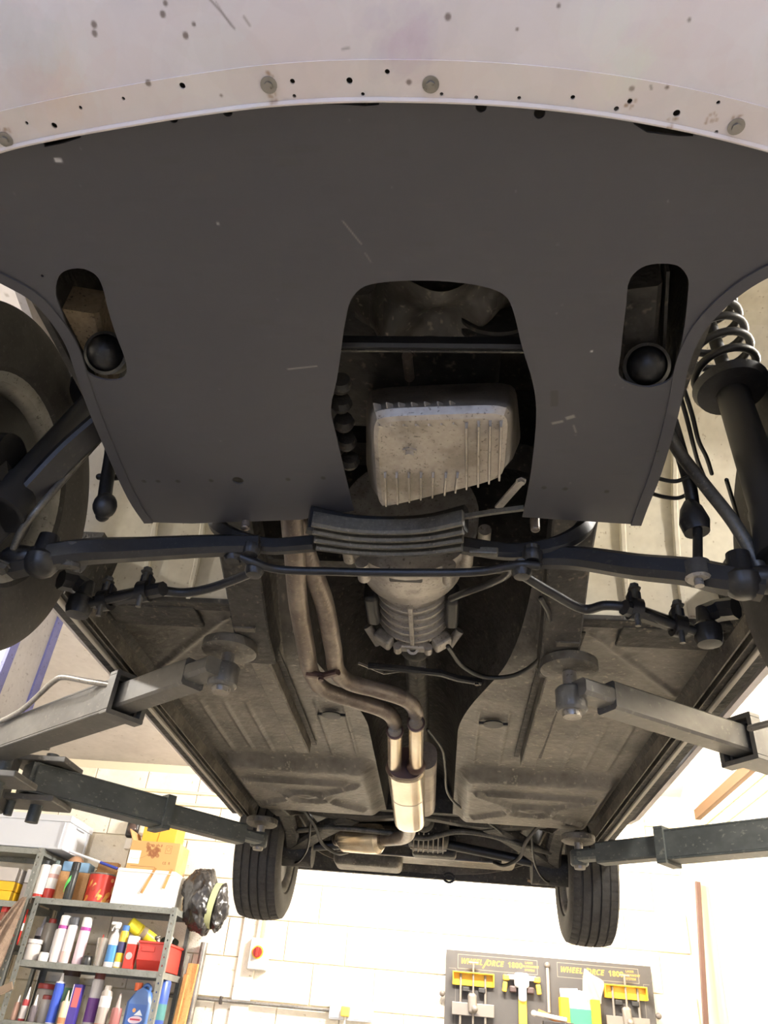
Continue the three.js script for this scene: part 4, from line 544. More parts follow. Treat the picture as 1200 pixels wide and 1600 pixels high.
{
  const a = liftArm('grey lift arm with a bent restraint rod under a front floor rail', [-1.42, 2.184, -2.32], [-0.535, 2.184, -1.615], [-0.53, 2.264, -1.66], { ...armOpt, split: 0.74, hy: 2.15 });
  part(a.t, 'restraint_rod', tube([[-0.8889,2.215,-1.8481],[-0.9591,2.23,-1.8718],[-1.0553,2.25,-1.9012],[-1.0907,2.25,-1.9324],[-1.2861,2.23,-2.1439],[-1.4093,2.22,-2.235],[-1.4851,2.22,-2.2588]], 0.008, 40), M.steel, 'bent steel restraint rod');
  const b = liftArm('grey lift arm under the front floor rail on the timber rail side', [1.2, 2.184, -2.22], [0.28, 2.184, -1.635], [0.275, 2.264, -1.668], { ...armOpt, split: 0.56, hy: 2.14 });
  part(b.t, 'restraint_rod', tube([[0.7238,2.19,-1.8417],[0.7627,2.19,-1.7915],[0.8559,2.19,-1.703]], 0.008, 20), M.steel);
  const c = liftArm('dark green-grey lift arm reaching to a rear jacking point beside the shelving', [-1.42, 2.15, -2.6], [-0.76, 2.15, -3.3], [-0.775, 2.245, -3.36], { ...rearOpt, split: 0.5 });
  const d = liftArm('dark green-grey lift arm reaching to a rear jacking point beside the timber rail wall', [1.22, 2.15, -2.55], [0.52, 2.15, -3.19], [0.53, 2.245, -3.27], { ...rearOpt, split: 0.58 });
}

// ---------------------------------------------------------------- shelving and what stands on it
function canvasMat(w, h, draw, rough = 0.7) { const cv = document.createElement('canvas'); cv.width = w; cv.height = h; draw(cv.getContext('2d'), w, h); const t = new THREE.CanvasTexture(cv); t.colorSpace = THREE.SRGBColorSpace; return new THREE.MeshStandardMaterial({ map: t, roughness: rough, side: THREE.DoubleSide }); }
function card(w, h, c, turn, mat2, parent, name, label) { const g = new THREE.PlaneGeometry(w, h); g.rotateY(turn); g.translate(...c); return part(parent, name, g.toNonIndexed(), mat2, label, true); }
const S1 = 2.157, S2 = 1.777, S3 = 1.437;   // shelf heights
function shelving(x0, x1, z0, z1, levels, label, top) {
  const t = thing('shelf_unit', label, 'shelving', [(x0 + x1) / 2, 0, (z0 + z1) / 2]);
  for (const y of levels) { const s = part(t, 'shelf', [box([(x0 + x1) / 2, y - 0.002, (z0 + z1) / 2], [x1 - x0, 0.003, z1 - z0]), box([(x0 + x1) / 2, y - 0.02, z1], [x1 - x0, 0.038, 0.003]), box([(x0 + x1) / 2, y - 0.02, z0], [x1 - x0, 0.038, 0.003]), box([x0, y - 0.02, (z0 + z1) / 2], [0.003, 0.038, z1 - z0]), box([x1, y - 0.02, (z0 + z1) / 2], [0.003, 0.038, z1 - z0])], M.shelfsteel); }
  for (const [x, sx] of [[x0, 1], [x1, -1]]) for (const [z, sz] of [[z1, -1], [z0, 1]]) {
    const holes = []; for (let y = 0.06; y < top - 0.03; y += 0.05) { const o = []; for (let i = 0; i < 8; i++) o.push([0.018 + 0.0045 * Math.cos(i * Math.PI / 4), y + 0.007 * Math.sin(i * Math.PI / 4)]); holes.push(o); }
    const fx = (q) => new THREE.Vector2(sx * q[0], q[1]), sh = new THREE.Shape([[0, 0], [0.036, 0], [0.036, top], [0, top]].map(fx)); if (z === z1) for (const h of holes) sh.holes.push(new THREE.Path(h.map(fx)));
    const a = new THREE.ExtrudeGeometry(sh, { depth: 0.002, bevelEnabled: false }); a.translate(x - sx * 0.004, 0, z + (sz < 0 ? 0.003 : -0.005));
    part(t, 'upright', [a, box([x - sx * 0.005, top / 2, z + sz * 0.014], [0.002, top, 0.034])], M.shelfsteel);
  }
  for (const y of levels) part(t, 'shelf_bolt', lathe([[0, 0], [0.006, 0], [0.006, 0.003], [0, 0.005]], [x1 - 0.014, y - 0.02, z1 + 0.006], [0, 0, 1], 10), M.steel);
  return t;
}
shelving(-2.86, -1.84, -6.24, -5.8, [S1, S2, S3, 1.0, 0.5, 0.12], 'grey perforated steel shelving crowded with cans and bottles', S1 + 0.005);
shelving(-3.85, -2.92, -6.24, -5.8, [2.47, 2.12, 1.86, 1.4, 0.9, 0.4], 'grey steel shelving with a plastic crate on top', 2.475);
const IT = 'cans and bottles on the steel shelving';
function revolve(o, name, profile, x, y, z, m, label, tilt) { return part(o, name, lathe(profile, [x, y, z], tilt || [0, 1, 0], 28), m, label); }
function can(name, label, cat, x, y, z, r, h, c) {   // aerosol or cylindrical bottle: body, collar band, cap
  const t = thing(name, label, cat, [x, y, z], IT), ch = c.capH ?? 0.05, b = h - ch;
  revolve(t, 'body', [[0, 0], [r * 0.94, 0], [r, 0.005], [r, b - 0.012], [r * 0.86, b], [0, b]], x, y, z, paint(c.body, 0.35));
  if (c.band) revolve(t, 'printed_band', [[r * 1.004, b * (c.at ?? 0.75)], [r * 1.012, b * (c.at ?? 0.75)], [r * 1.012, b * ((c.at ?? 0.75) + (c.bh ?? 0.12))], [r * 1.004, b * ((c.at ?? 0.75) + (c.bh ?? 0.12))]], x, y, z, paint(c.band, 0.4));
  if (c.lower) revolve(t, 'printed_band', [[r * 1.004, 0.006], [r * 1.012, 0.006], [r * 1.012, b * (c.lh ?? 0.3)], [r * 1.004, b * (c.lh ?? 0.3)]], x, y, z, paint(c.lower, 0.4));
  revolve(t, 'cap', c.nozzle ? [[0, b], [r * 0.5, b], [r * 0.42, b + ch * 0.2], [r * 0.16, b + ch], [0, b + ch]] : [[0, b], [r * (c.capR ?? 0.86), b], [r * (c.capR ?? 0.86), b + ch - 0.004], [r * (c.capR ?? 0.86) - 0.004, b + ch], [0, b + ch]], x, y, z, paint(c.cap, 0.4));
  return t;
}
function carton(name, label, cat, c, s, m, turn = 0, group = 'boxes on the steel shelving') { const t = thing(name, label, cat, [c[0], c[1], c[2]], group); part(t, 'body', box([c[0], c[1] + s[1] / 2, c[2]], s, [0, turn, 0], 0.004), m); return t; }
// top shelf
can('spray_bottle', 'white spray bottle with a red foot and dark cap beside the cardboard box', 'bottle', [-2.8947,2.1918,-5.88][0], S1, -5.88, 0.034, 0.25, { body: '#f2f0ec', cap: '#34383c', capH: 0.03, capR: 0.5, lower: '#c8362c', lh: 0.12 });
can('spray_bottle', 'white and red bottle with a grey-green cap touching the cardboard box', 'bottle', [-2.8323,2.1965,-5.91][0], S1, -5.91, 0.036, 0.26, { body: '#efece8', cap: '#5d6a68', capH: 0.03, capR: 0.5, lower: '#c23a30', lh: 0.3, band: '#d8b0a8', at: 0.6 });
{ const x = [-2.712,2.2216,-6.02][0]; const t = carton('cardboard_box', 'brown cardboard box with a pale blue top behind the black aerosol', 'box', [x, S1, -6.04], [0.22, 0.2, 0.16], M.cardboard, 0.1); part(t, 'top_flap', box([x - 0.01, S1 + 0.235, -6.04], [0.2, 0.07, 0.14], [0, 0.1, 0], 0.01), paint('#8fb6d8', 0.7)); part(t, 'inner_bag', ball([x - 0.04, S1 + 0.27, -6.03], 0.06, [1, 0.8, 0.8]), paint('#c79a78', 0.8)); }
{ const x = [-2.6626,2.1843,-5.86][0]; const t = can('aerosol_can', 'black aerosol can with a green stripe and chrome edge', 'aerosol', x, S1, -5.86, 0.031, 0.25, { body: '#2e3130', cap: '#17181a', capH: 0.055, capR: 0.95 }); part(t, 'green_stripe', sweep([0, 1, 2, 3, 4, 5].map((i) => { const a = 0.3 + i * 0.34; return [x + 0.0325 * Math.cos(a - 0.2) * -1, S1 + 0.05 + 0.022 * i, -5.86 + 0.0325 * Math.sin(a + 0.25)]; }), rect(0.002, 0.02)), paint('#58c85e', 0.4)); }
{ const x = [-2.5167,2.2444,-6.08][0]; carton('paper_bag', 'folded brown paper bag behind the red tin', 'bag', [x, S1, -6.1], [0.15, 0.3, 0.07], M.cardboard, 0.05); }
{ const x = [-2.4723,2.1929,-5.94][0]; const t = thing('paint_tin', 'red tin with gold pattern on the shelf beside the white box', 'tin', [x, S1, -5.94], IT);
  const pm = canvasMat(256, 128, (g, w, h) => { g.fillStyle = '#c3352a'; g.fillRect(0, 0, w, h); const R = rnd(4); for (let i = 0; i < 46; i++) { g.fillStyle = ['#e8b04c', '#f0d08a', '#a82018'][i % 3]; g.globalAlpha = 0.75; g.beginPath(); g.ellipse(R() * w, R() * h, 3 + R() * 7, 6 + R() * 16, R() * 0.4, 0, 7); g.fill(); } g.globalAlpha = 1; }, 0.4);
  const cy = new THREE.CylinderGeometry(0.095, 0.095, 0.185, 36, 1, true); cy.translate(x, S1 + 0.0945, -5.94); part(t, 'body', cy.toNonIndexed(), pm, null, true);
  revolve(t, 'lid', [[0, 0.18], [0.092, 0.18], [0.098, 0.187], [0.096, 0.194], [0.085, 0.19], [0, 0.19]], x, S1, -5.94, M.steel); revolve(t, 'base', [[0, 0], [0.098, 0], [0.098, 0.006], [0, 0.006]], x, S1, -5.94, M.steel); }
{
  const xa = [-2.3389,2.1862,-5.83][0], xb = [-1.9144,2.1677,-5.83][0], xm = (xa + xb) / 2, w = xb - xa;
  const t = carton('white_box', 'large white carton at the end of the top shelf', 'box', [xm, S1, -5.99], [w, 0.235, 0.3], paint('#f2efe8', 0.7)); part(t, 'lid_line', box([xm, S1 + 0.215, -5.838], [w + 0.004, 0.004, 0.006]), paint('#d8d4cc', 0.7));
  const t2 = carton('cardboard_box', 'open cardboard box with brown printing and torn tape on the white carton', 'box', [xm + 0.02, S1 + 0.236, -5.97], [w * 0.86, 0.19, 0.24], M.cardboard);
  const pm = canvasMat(512, 256, (g, W, H) => { g.fillStyle = '#c49a62'; g.fillRect(0, 0, W, H); g.fillStyle = '#f4f0e4'; g.fillRect(0, 90, 120, 120); const R = rnd(9); g.fillStyle = '#8a5636'; for (let i = 0; i < 60; i++) { g.globalAlpha = 0.6; g.beginPath(); g.ellipse(190 + R() * 130 - (i % 7) * 4, 30 + R() * 110, 6 + R() * 18, 5 + R() * 14, R(), 0, 7); g.fill(); } g.globalAlpha = 1; g.strokeStyle = '#8a5c3a'; g.lineWidth = 3; g.strokeRect(370, 30, 60, 70); g.beginPath(); g.arc(400, 60, 18, 0, 7); g.stroke(); g.lineWidth = 2; g.beginPath(); g.moveTo(20, 160); g.bezierCurveTo(120, 190, 200, 120, 300, 60); g.stroke(); g.fillStyle = '#8a5c3a'; g.font = 'bold 34px sans-serif'; g.fillText('CE', 365, 200); g.fillText('R', 425, 200); g.fillRect(40, 228, 260, 4); });
  card(w * 0.86, 0.19, [xm + 0.02, S1 + 0.331, -5.849], 0, pm, t2, 'printed_face');
  part(t2, 'open_flap', box([xm - w * 0.43, S1 + 0.46, -5.97], [0.006, 0.1, 0.22], [0, 0, 0.5]), M.cardboard);
  for (const [dx, l, k] of [[0.06, 0.17, -0.35], [w * 0.42, 0.13, -0.2]]) part(t2, 'hanging_tape', sweep([[xm + dx, S1 + 0.25, -5.842], [xm + dx + k * l * 0.5, S1 + 0.25 - l * 0.5, -5.836], [xm + dx + k * l, S1 + 0.25 - l, -5.832]], rect(0.02, 0.002), null, new THREE.Vector3(0, 0, 1)), M.timber);
  const x3 = [-2.1447,2.5649,-6.1][0]; const t3 = carton('yellow_box', 'orange-yellow carton stacked topmost on the cardboard box', 'box', [x3, S1 + 0.427, -6.08], [0.26, 0.17, 0.2], paint('#efb03c', 0.6)); part(t3, 'flap_line', tube([[x3 - 0.02, S1 + 0.596, -5.978], [x3 + 0.0, S1 + 0.54, -5.978], [x3 - 0.005, S1 + 0.45, -5.978]], 0.0015, 16, 6), paint('#b07c20', 0.7));
  const st = thing('plastic_stick', 'white and blue plastic stick lying slanted across the box tops', 'stick', [-2.567,2.4397,-5.9]); const p = [-2.7727,2.4888,-5.93], q = [-2.3562,2.3862,-5.86], m = p.map((v, i) => v * 0.35 + q[i] * 0.65); part(st, 'shaft', rod(p, m, 0.009, 0.009, 8), paint('#e9e9ee', 0.4)); part(st, 'blue_end', rod(m, q, 0.0095, 0.0095, 8), paint('#3848a8', 0.4));
}
{ // bin bag
  const c = [[-1.7197,2.3143,-6.06][0], 2.24, -6.06], g = new THREE.IcosahedronGeometry(1, 24), p = g.attributes.position, v = new THREE.Vector3();
  const nz = new ImprovedNoise(), rg = (x, y, z) => 1 - Math.abs(nz.noise(x, y, z)) * 2;
  for (let i = 0; i < p.count; i++) {
    v.fromBufferAttribute(p, i); const neck = 1 - 0.3 * Math.exp(-Math.pow((v.x - 0.42) / 0.17, 2));
    const k = 0.86 + 0.1 * rg(v.x * 1.6 + 3, v.y * 1.6, v.z * 1.6) + 0.08 * rg(v.x * 3.4, v.y * 2.6 + 7, v.z * 3.4) + 0.05 * rg(v.x * 7, v.y * 5 + 1, v.z * 7 + 4) + 0.12 * nz.noise(v.x * 2.2 + 9, v.y * 2.2, v.z * 2.2);
    p.setXYZ(i, c[0] + v.x * 0.175 * k, c[1] + v.y * 0.21 * k * neck - 0.05 * v.x, c[2] + v.z * 0.14 * k * neck);
  }
  g.computeVertexNormals(); const t = thing('bin_bag', 'crumpled black plastic bag tied with a pale green band at the shelf end', 'bag', [c[0], c[1] - 0.2, c[2]]);
  part(t, 'bag', toCreasedNormals(g, 0.9), mat('bagplastic', { color: hex('#2c2a29'), roughness: 0.32 }));
  part(t, 'band', sweep(Array.from({ length: 22 }, (_, i) => { const a = i / 21 * Math.PI * 1.2 - 0.3; return [c[0] + 0.07 + 0.02 * Math.cos(a), c[1] - 0.02 + 0.15 * Math.cos(a + 0.25), c[2] + 0.115 * Math.sin(a + 0.25)]; }), rect(0.004, 0.045), null, new THREE.Vector3(1, 0, 0).applyAxisAngle(UP, 0)), paint('#a8ac80', 0.6));
}
// second shelf
can('plastic_jar', 'small white plastic jar with a wide lid on the middle shelf', 'jar', [-2.7993,1.7938,-5.86][0], S2, -5.86, 0.05, 0.125, { body: '#cfc8c2', cap: '#e4ded8', capH: 0.025, capR: 1.04 });
can('sealant_bottle', 'silver and black sealant bottle behind the white jar', 'bottle', [-2.8533,1.8174,-6][0], S2, -6.02, 0.036, 0.28, { body: '#d9dadb', cap: '#c8c8c8', nozzle: true, capH: 0.07, band: '#34353a', at: 0.35, bh: 0.4 });
can('oil_bottle', 'grey translucent bottle with a red cap on the middle shelf', 'bottle', [-2.7723,1.8139,-5.98][0], S2, -5.98, 0.052, 0.27, { body: '#8c867c', cap: '#a83c34', capH: 0.03, capR: 0.5 });
can('paper_cup', 'low white cup in front of the grey bottle', 'cup', [-2.6983,1.8063,-5.83][0], S2, -5.835, 0.032, 0.052, { body: '#f4f2ee', cap: '#e8e6e2', capH: 0.006, capR: 1 });
can('aerosol_can', 'slim white aerosol with a black cap partly hidden behind the purple-banded one', 'aerosol', [-2.6876,1.8072,-5.92][0], S2, -5.95, 0.03, 0.25, { body: '#e9e6e6', cap: '#2c2c2e', capH: 0.045 });
can('aerosol_can', 'white aerosol with a white cap and purple collar next to the dark capped aerosol', 'aerosol', [-2.6277,1.8027,-5.86][0], S2, -5.86, 0.034, 0.285, { body: '#efeaea', cap: '#f6f4f2', capH: 0.06, band: '#b04a9c', at: 0.9, bh: 0.09, capR: 0.98 });
can('aerosol_can', 'white aerosol with a dark grey cap on the middle shelf', 'aerosol', [-2.5595,1.804,-5.86][0], S2, -5.86, 0.033, 0.28, { body: '#ece6e6', cap: '#4c4e54', capH: 0.05, capR: 0.95, lower: '#e0c6c0' });
can('aerosol_can', 'pale pink aerosol with a white cap and purple collar beside the plastic cup', 'aerosol', [-2.4721,1.8037,-5.87][0], S2, -5.87, 0.034, 0.285, { body: '#ead2dc', cap: '#f6f4f2', capH: 0.06, band: '#b04a9c', at: 0.9, bh: 0.09, capR: 0.98 });
can('loose_cap', 'loose black cap standing beside the plastic cup', 'cap', [-2.3971,1.8076,-5.85][0], S2, -5.85, 0.034, 0.055, { body: '#3a3a3a', cap: '#333333', capH: 0.006, capR: 0.96 });
{ const x = [-2.3189,1.8067,-5.86][0], t = thing('plastic_cup', 'clear plastic cup holding a red straw', 'cup', [x, S2, -5.86]); part(t, 'cup', lathe([[0, 0.002], [0.03, 0.002], [0.044, 0.165], [0.046, 0.168], [0.042, 0.165], [0.028, 0.005], [0, 0.005]], [x, S2, -5.86], [0, 1, 0], 28), new THREE.MeshPhysicalMaterial({ color: '#f2efe8', roughness: 0.15, transmission: 0.75, thickness: 0, side: THREE.DoubleSide })); part(t, 'straw', rod([x - 0.01, S2 + 0.01, -5.86], [x - 0.015, S2 + 0.19, -5.87], 0.004), paint('#d2453c', 0.5)); }
{ const x = [-2.2376,1.8044,-5.85][0], z = -5.85, t = thing('trigger_spray', 'white trigger spray bottle with a blue label', 'bottle', [x, S2, z], IT); revolve(t, 'body', [[0, 0], [0.034, 0], [0.036, 0.006], [0.036, 0.16], [0.03, 0.19], [0.014, 0.21], [0.014, 0.225], [0, 0.225]], x, S2, z, paint('#f0eff2', 0.35)); revolve(t, 'label', [[0.0365, 0.03], [0.0372, 0.03], [0.0372, 0.13], [0.0365, 0.13]], x + 0.001, S2, z, paint('#4f8fd0', 0.4)); part(t, 'trigger_head', [box([x, S2 + 0.25, z], [0.04, 0.045, 0.024], null, 0.01), box([x - 0.03, S2 + 0.262, z], [0.04, 0.02, 0.02], null, 0.006), sweep([[x - 0.022, S2 + 0.25, z], [x - 0.036, S2 + 0.215, z]], rect(0.012, 0.008))], paint('#efedea', 0.4)); }
can('grease_tube', 'yellow and blue aerosol tube beside the trigger spray', 'aerosol', [-2.1791,1.805,-5.85][0], S2, -5.85, 0.027, 0.255, { body: '#e8c43c', cap: '#3c6cae', capH: 0.035, lower: '#efe8d8', lh: 0.16, band: '#3a3a64', at: 0.4, bh: 0.3 });
{ const x = [-2.1029,1.8024,-5.84][0], t = carton('bulb_carton', 'narrow red carton with a white top leaning beside the red bin', 'box', [x, S2, -5.85], [0.062, 0.145, 0.06], paint('#cf3b30', 0.5)); part(t, 'white_top', box([x, S2 + 0.17, -5.85], [0.062, 0.05, 0.06], null, 0.003), paint('#f2efec', 0.5)); part(t, 'oval_print', lathe([[0, 0], [0.022, 0], [0.022, 0.0015], [0, 0.0015]], [x, S2 + 0.075, -5.8195], [0, 0, 1], 24), paint('#b8b4b4', 0.5)); }
{
  const xa = [-2.0457,1.8021,-5.83][0], xb = -1.86, z0 = -6.2, z1 = -5.83, t = thing('storage_bin', 'red plastic open-fronted storage bin full of tools', 'bin', [(xa + xb) / 2, S2, -6.0]);
  const h = 0.165, w = 0.012, rm = paint('#d4443a', 0.45), zz = [z0, z1];
  const sidePanel = (x) => { const g = upright([[z0, S2 + 0.002], [z1 - 0.05, S2 + 0.002], [z1, S2 + 0.06], [z1, S2 + h], [z0, S2 + h]], 0, 0.005); g.rotateY(-Math.PI / 2); g.translate(x, 0, 0); return g; };
  part(t, 'side_panel', sidePanel(xa), rm); part(t, 'side_panel', sidePanel(xb), rm);
  part(t, 'front_panel', [box([(xa + xb) / 2, S2 + h / 2 + 0.03, z1 - 0.003], [xb - xa, h - 0.06, 0.006]), box([(xa + xb) / 2, S2 + 0.032, z1 - 0.026], [xb - xa, 0.08, 0.006], [0.72, 0, 0])], rm); part(t, 'back_panel', box([(xa + xb) / 2, S2 + h / 2, z0], [xb - xa, h, 0.006]), rm); part(t, 'floor_panel', box([(xa + xb) / 2, S2 + 0.005, (z0 + z1) / 2 - 0.02], [xb - xa, 0.006, z1 - z0 - 0.05]), rm);
  part(t, 'rim', [box([(xa + xb) / 2, S2 + h, z1 + 0.004], [xb - xa + 0.03, 0.014, 0.014], null, 0.004), box([xb + 0.004, S2 + h, (z0 + z1) / 2], [0.014, 0.014, z1 - z0], null, 0.004), box([xa, S2 + h, (z0 + z1) / 2], [0.014, 0.014, z1 - z0], null, 0.004)], rm); part(t, 'label_holder', box([(xa + xb) / 2 - 0.03, S2 + 0.125, z1 + 0.003], [0.09, 0.03, 0.006], null, 0.002), rm);
  const a = [-2.1533,2.0396,-5.9], b = [-2.0307,1.9702,-5.98]; const c = thing('aerosol_can', 'yellow aerosol can lying tilted in the red bin', 'aerosol', [b[0], b[1] - 0.05, b[2]]); const d = vec(b).sub(vec(a)).normalize(); part(c, 'body', lathe([[0, 0.06], [0.044, 0.06], [0.044, 0.19], [0.036, 0.2], [0, 0.2]], a, d, 28), paint('#e8d23a', 0.35)); part(c, 'label', lathe([[0.0445, 0.07], [0.0452, 0.07], [0.0452, 0.105], [0.0445, 0.105]], a, d, 28), paint('#b4a48c', 0.5)); part(c, 'cap', lathe([[0, -0.03], [0.036, -0.03], [0.042, -0.02], [0.043, 0.058], [0, 0.058]], a, d, 28), paint('#efe03c', 0.4));
  const mk = (name, label, p, q, r, m) => { const o = thing(name, label, 'tool', [Math.min(p[0], q[0]), Math.min(p[1], q[1]), p[2]], 'tools in the red bin'); part(o, 'shaft', rod(p, q, r, r * 0.8, 10), m); part(o, 'tip', ball(q, r * 1.5, [1, 1, 1], 10), m); };
  mk('spanner', 'bright spanner sticking out of the red bin', [-1.955, S2 + 0.1, -5.99], [-1.985, S2 + 0.215, -6.0], 0.008, M.steel); mk('pliers', 'silver pliers in the red bin beside the yellow can', [-1.915, S2 + 0.1, -5.92], [-1.965, S2 + 0.2, -5.9], 0.011, M.steel); mk('scraper', 'white handled scraper pointing out of the red bin', [-1.895, S2 + 0.1, -5.98], [-1.875, S2 + 0.21, -5.96], 0.007, paint('#efeadf', 0.4));
  const gr = thing('tape_reel', 'dark green reel lying at the back of the red bin', 'reel', [-1.95, S2 + 0.1, -6.12]); part(gr, 'reel', lathe([[0.03, -0.015], [0.065, -0.015], [0.065, 0.015], [0.03, 0.015]], [-1.94, S2 + 0.19, -6.12], [0.2, 0.9, 0.5], 28), paint('#2f3b33', 0.5));
}
// third shelf
can('sealant_syringe', 'red sealant tube with a white nozzle on the lower shelf', 'tube', [-2.7383,1.4542,-5.86][0], S3, -5.86, 0.022, 0.19, { body: '#a8383c', cap: '#f0ece8', nozzle: true, capH: 0.07, band: '#d8d0cc', at: 0.1, bh: 0.6 });
can('sealant_syringe', 'orange and grey tube with a nozzle next to the red sealant tube', 'tube', [-2.7969,1.4567,-5.86][0], S3, -5.87, 0.02, 0.14, { body: '#c8a08c', cap: '#e4e0dc', nozzle: true, capH: 0.04 });
can('grease_jar', 'clear jar with a wide dark red lid behind the tubes', 'jar', [-2.7003,1.4683,-6][0], S3, -6.03, 0.06, 0.22, { body: '#a8a098', cap: '#9c3a34', capH: 0.03, capR: 1.02 });
can('grease_jar', 'small clear jar with a brown-red lid beside the blue and white cartridge', 'jar', [-2.6263,1.4498,-5.9][0], S3, -5.92, 0.038, 0.155, { body: '#aaa49e', cap: '#8c3c38', capH: 0.025, capR: 0.9 });
can('small_bottle', 'little grey bottle with a white nozzle in front of the jars', 'bottle', [-2.6638,1.4453,-5.84][0], S3, -5.84, 0.022, 0.15, { body: '#6c6468', cap: '#ece8e4', nozzle: true, capH: 0.06 });
can('storage_jar', 'tall clear jar with a dark brown lid and green label at the shelf back', 'jar', [-2.5906,1.4724,-6.1][0], S3, -6.12, 0.065, 0.32, { body: '#a9a69c', cap: '#4a3028', capH: 0.04, capR: 0.95, band: '#5c8c6c', at: 0.45, bh: 0.3 });
can('sealant_cartridge', 'blue and white sealant cartridge with a pale nozzle on the lower shelf', 'cartridge', [-2.5394,1.4415,-5.86][0], S3, -5.86, 0.031, 0.285, { body: '#e6e4ea', cap: '#dcd8d4', nozzle: true, capH: 0.05, lower: '#3a58c4', lh: 0.96 });
can('glue_bottle', 'cream coloured glue bottle with a nozzle in front of the purple box', 'bottle', [-2.4602,1.4402,-5.84][0], S3, -5.84, 0.024, 0.19, { body: '#e4cfa8', cap: '#d8c8b0', nozzle: true, capH: 0.06, lower: '#c08058', lh: 0.3 });
{ const x = [-2.4129,1.4446,-5.87][0], t = carton('purple_carton', 'slim purple carton with a coral red panel', 'box', [x, S3, -5.88], [0.062, 0.23, 0.05], paint('#4a3c9c', 0.5)); part(t, 'red_panel', box([x + 0.006, S3 + 0.155, -5.8545], [0.042, 0.11, 0.002]), paint('#e06a6c', 0.5)); part(t, 'white_side', box([x - 0.0285, S3 + 0.115, -5.88], [0.006, 0.226, 0.0505]), paint('#e8e2ee', 0.5)); }
can('aerosol_can', 'grey and purple aerosol with a dark red cap on the lower shelf', 'aerosol', [-2.3082,1.4541,-5.93][0], S3, -5.93, 0.04, 0.32, { body: '#c4c0c0', cap: '#6c3430', capH: 0.05, band: '#6a3c84', at: 0.1, bh: 0.5 });
can('aerosol_can', 'clear bottle with white, red and blue label beside the grey and purple aerosol', 'bottle', [-2.2081,1.4605,-5.87][0], S3, -5.87, 0.037, 0.24, { body: '#b4aaa2', cap: '#d8d2cc', capH: 0.03, capR: 0.6, band: '#e4e2e4', at: 0.55, bh: 0.3, lower: '#d0804c', lh: 0.12 });
can('oil_can', 'dusty pink bottle with a grey spout', 'bottle', [-2.1145,1.4678,-5.87][0], S3, -5.87, 0.034, 0.2, { body: '#a86c68', cap: '#b8aaa4', nozzle: true, capH: 0.08 });
{ const x = [-1.9784,1.472,-5.9][0], z = -5.9, t = thing('screenwash_jug', 'blue screenwash jug with an orange cap on the lower shelf', 'jug', [x, S3, z]); const bm = paint('#4a70b0', 0.35);
  part(t, 'body', [sweep([[x, S3, z], [x, S3 + 0.012, z], [x, S3 + 0.16, z], [x, S3 + 0.21, z], [x - 0.015, S3 + 0.235, z]], rect(0.165, 0.09, 0.02), (q) => [q < 0.1 ? 0.94 : q < 0.6 ? 1 : q < 0.9 ? 0.72 : 0.36, q < 0.6 ? 1 : 0.6], new THREE.Vector3(0, 0, 1)), tube([[x + 0.03, S3 + 0.2, z], [x + 0.045, S3 + 0.245, z], [x + 0.02, S3 + 0.262, z], [x - 0.01, S3 + 0.235, z]], 0.012, 24, 8)], bm);
  part(t, 'cap', rod([x - 0.035, S3 + 0.225, z], [x - 0.038, S3 + 0.27, z], 0.026), paint('#e06a38', 0.4));
  const lm = canvasMat(128, 128, (g, W, H) => { g.fillStyle = '#3f68b4'; g.fillRect(0, 0, W, H); g.fillStyle = '#f0b070'; g.beginPath(); g.arc(46, 34, 12, 0, 7); g.fill(); g.fillStyle = '#e8f0f8'; g.beginPath(); g.moveTo(50, 60); g.lineTo(86, 28); g.lineTo(112, 60); g.fill(); g.fillStyle = '#e9d4e0'; g.beginPath(); g.ellipse(66, 84, 50, 20, -0.1, 0, 7); g.fill(); g.fillStyle = '#c84860'; g.fillRect(30, 78, 72, 10); }, 0.4); card(0.12, 0.13, [x, S3 + 0.085, z + 0.0465], 0, lm, t, 'label'); }
can('coolant_bottle', 'blue bottle with a black cap behind the perforated upright', 'bottle', [-1.8734,1.489,-5.98][0], S3, -5.98, 0.05, 0.33, { body: '#3c58a8', cap: '#26282c', capH: 0.03, capR: 0.45, band: '#4a8080', at: 0.25, bh: 0.3 });
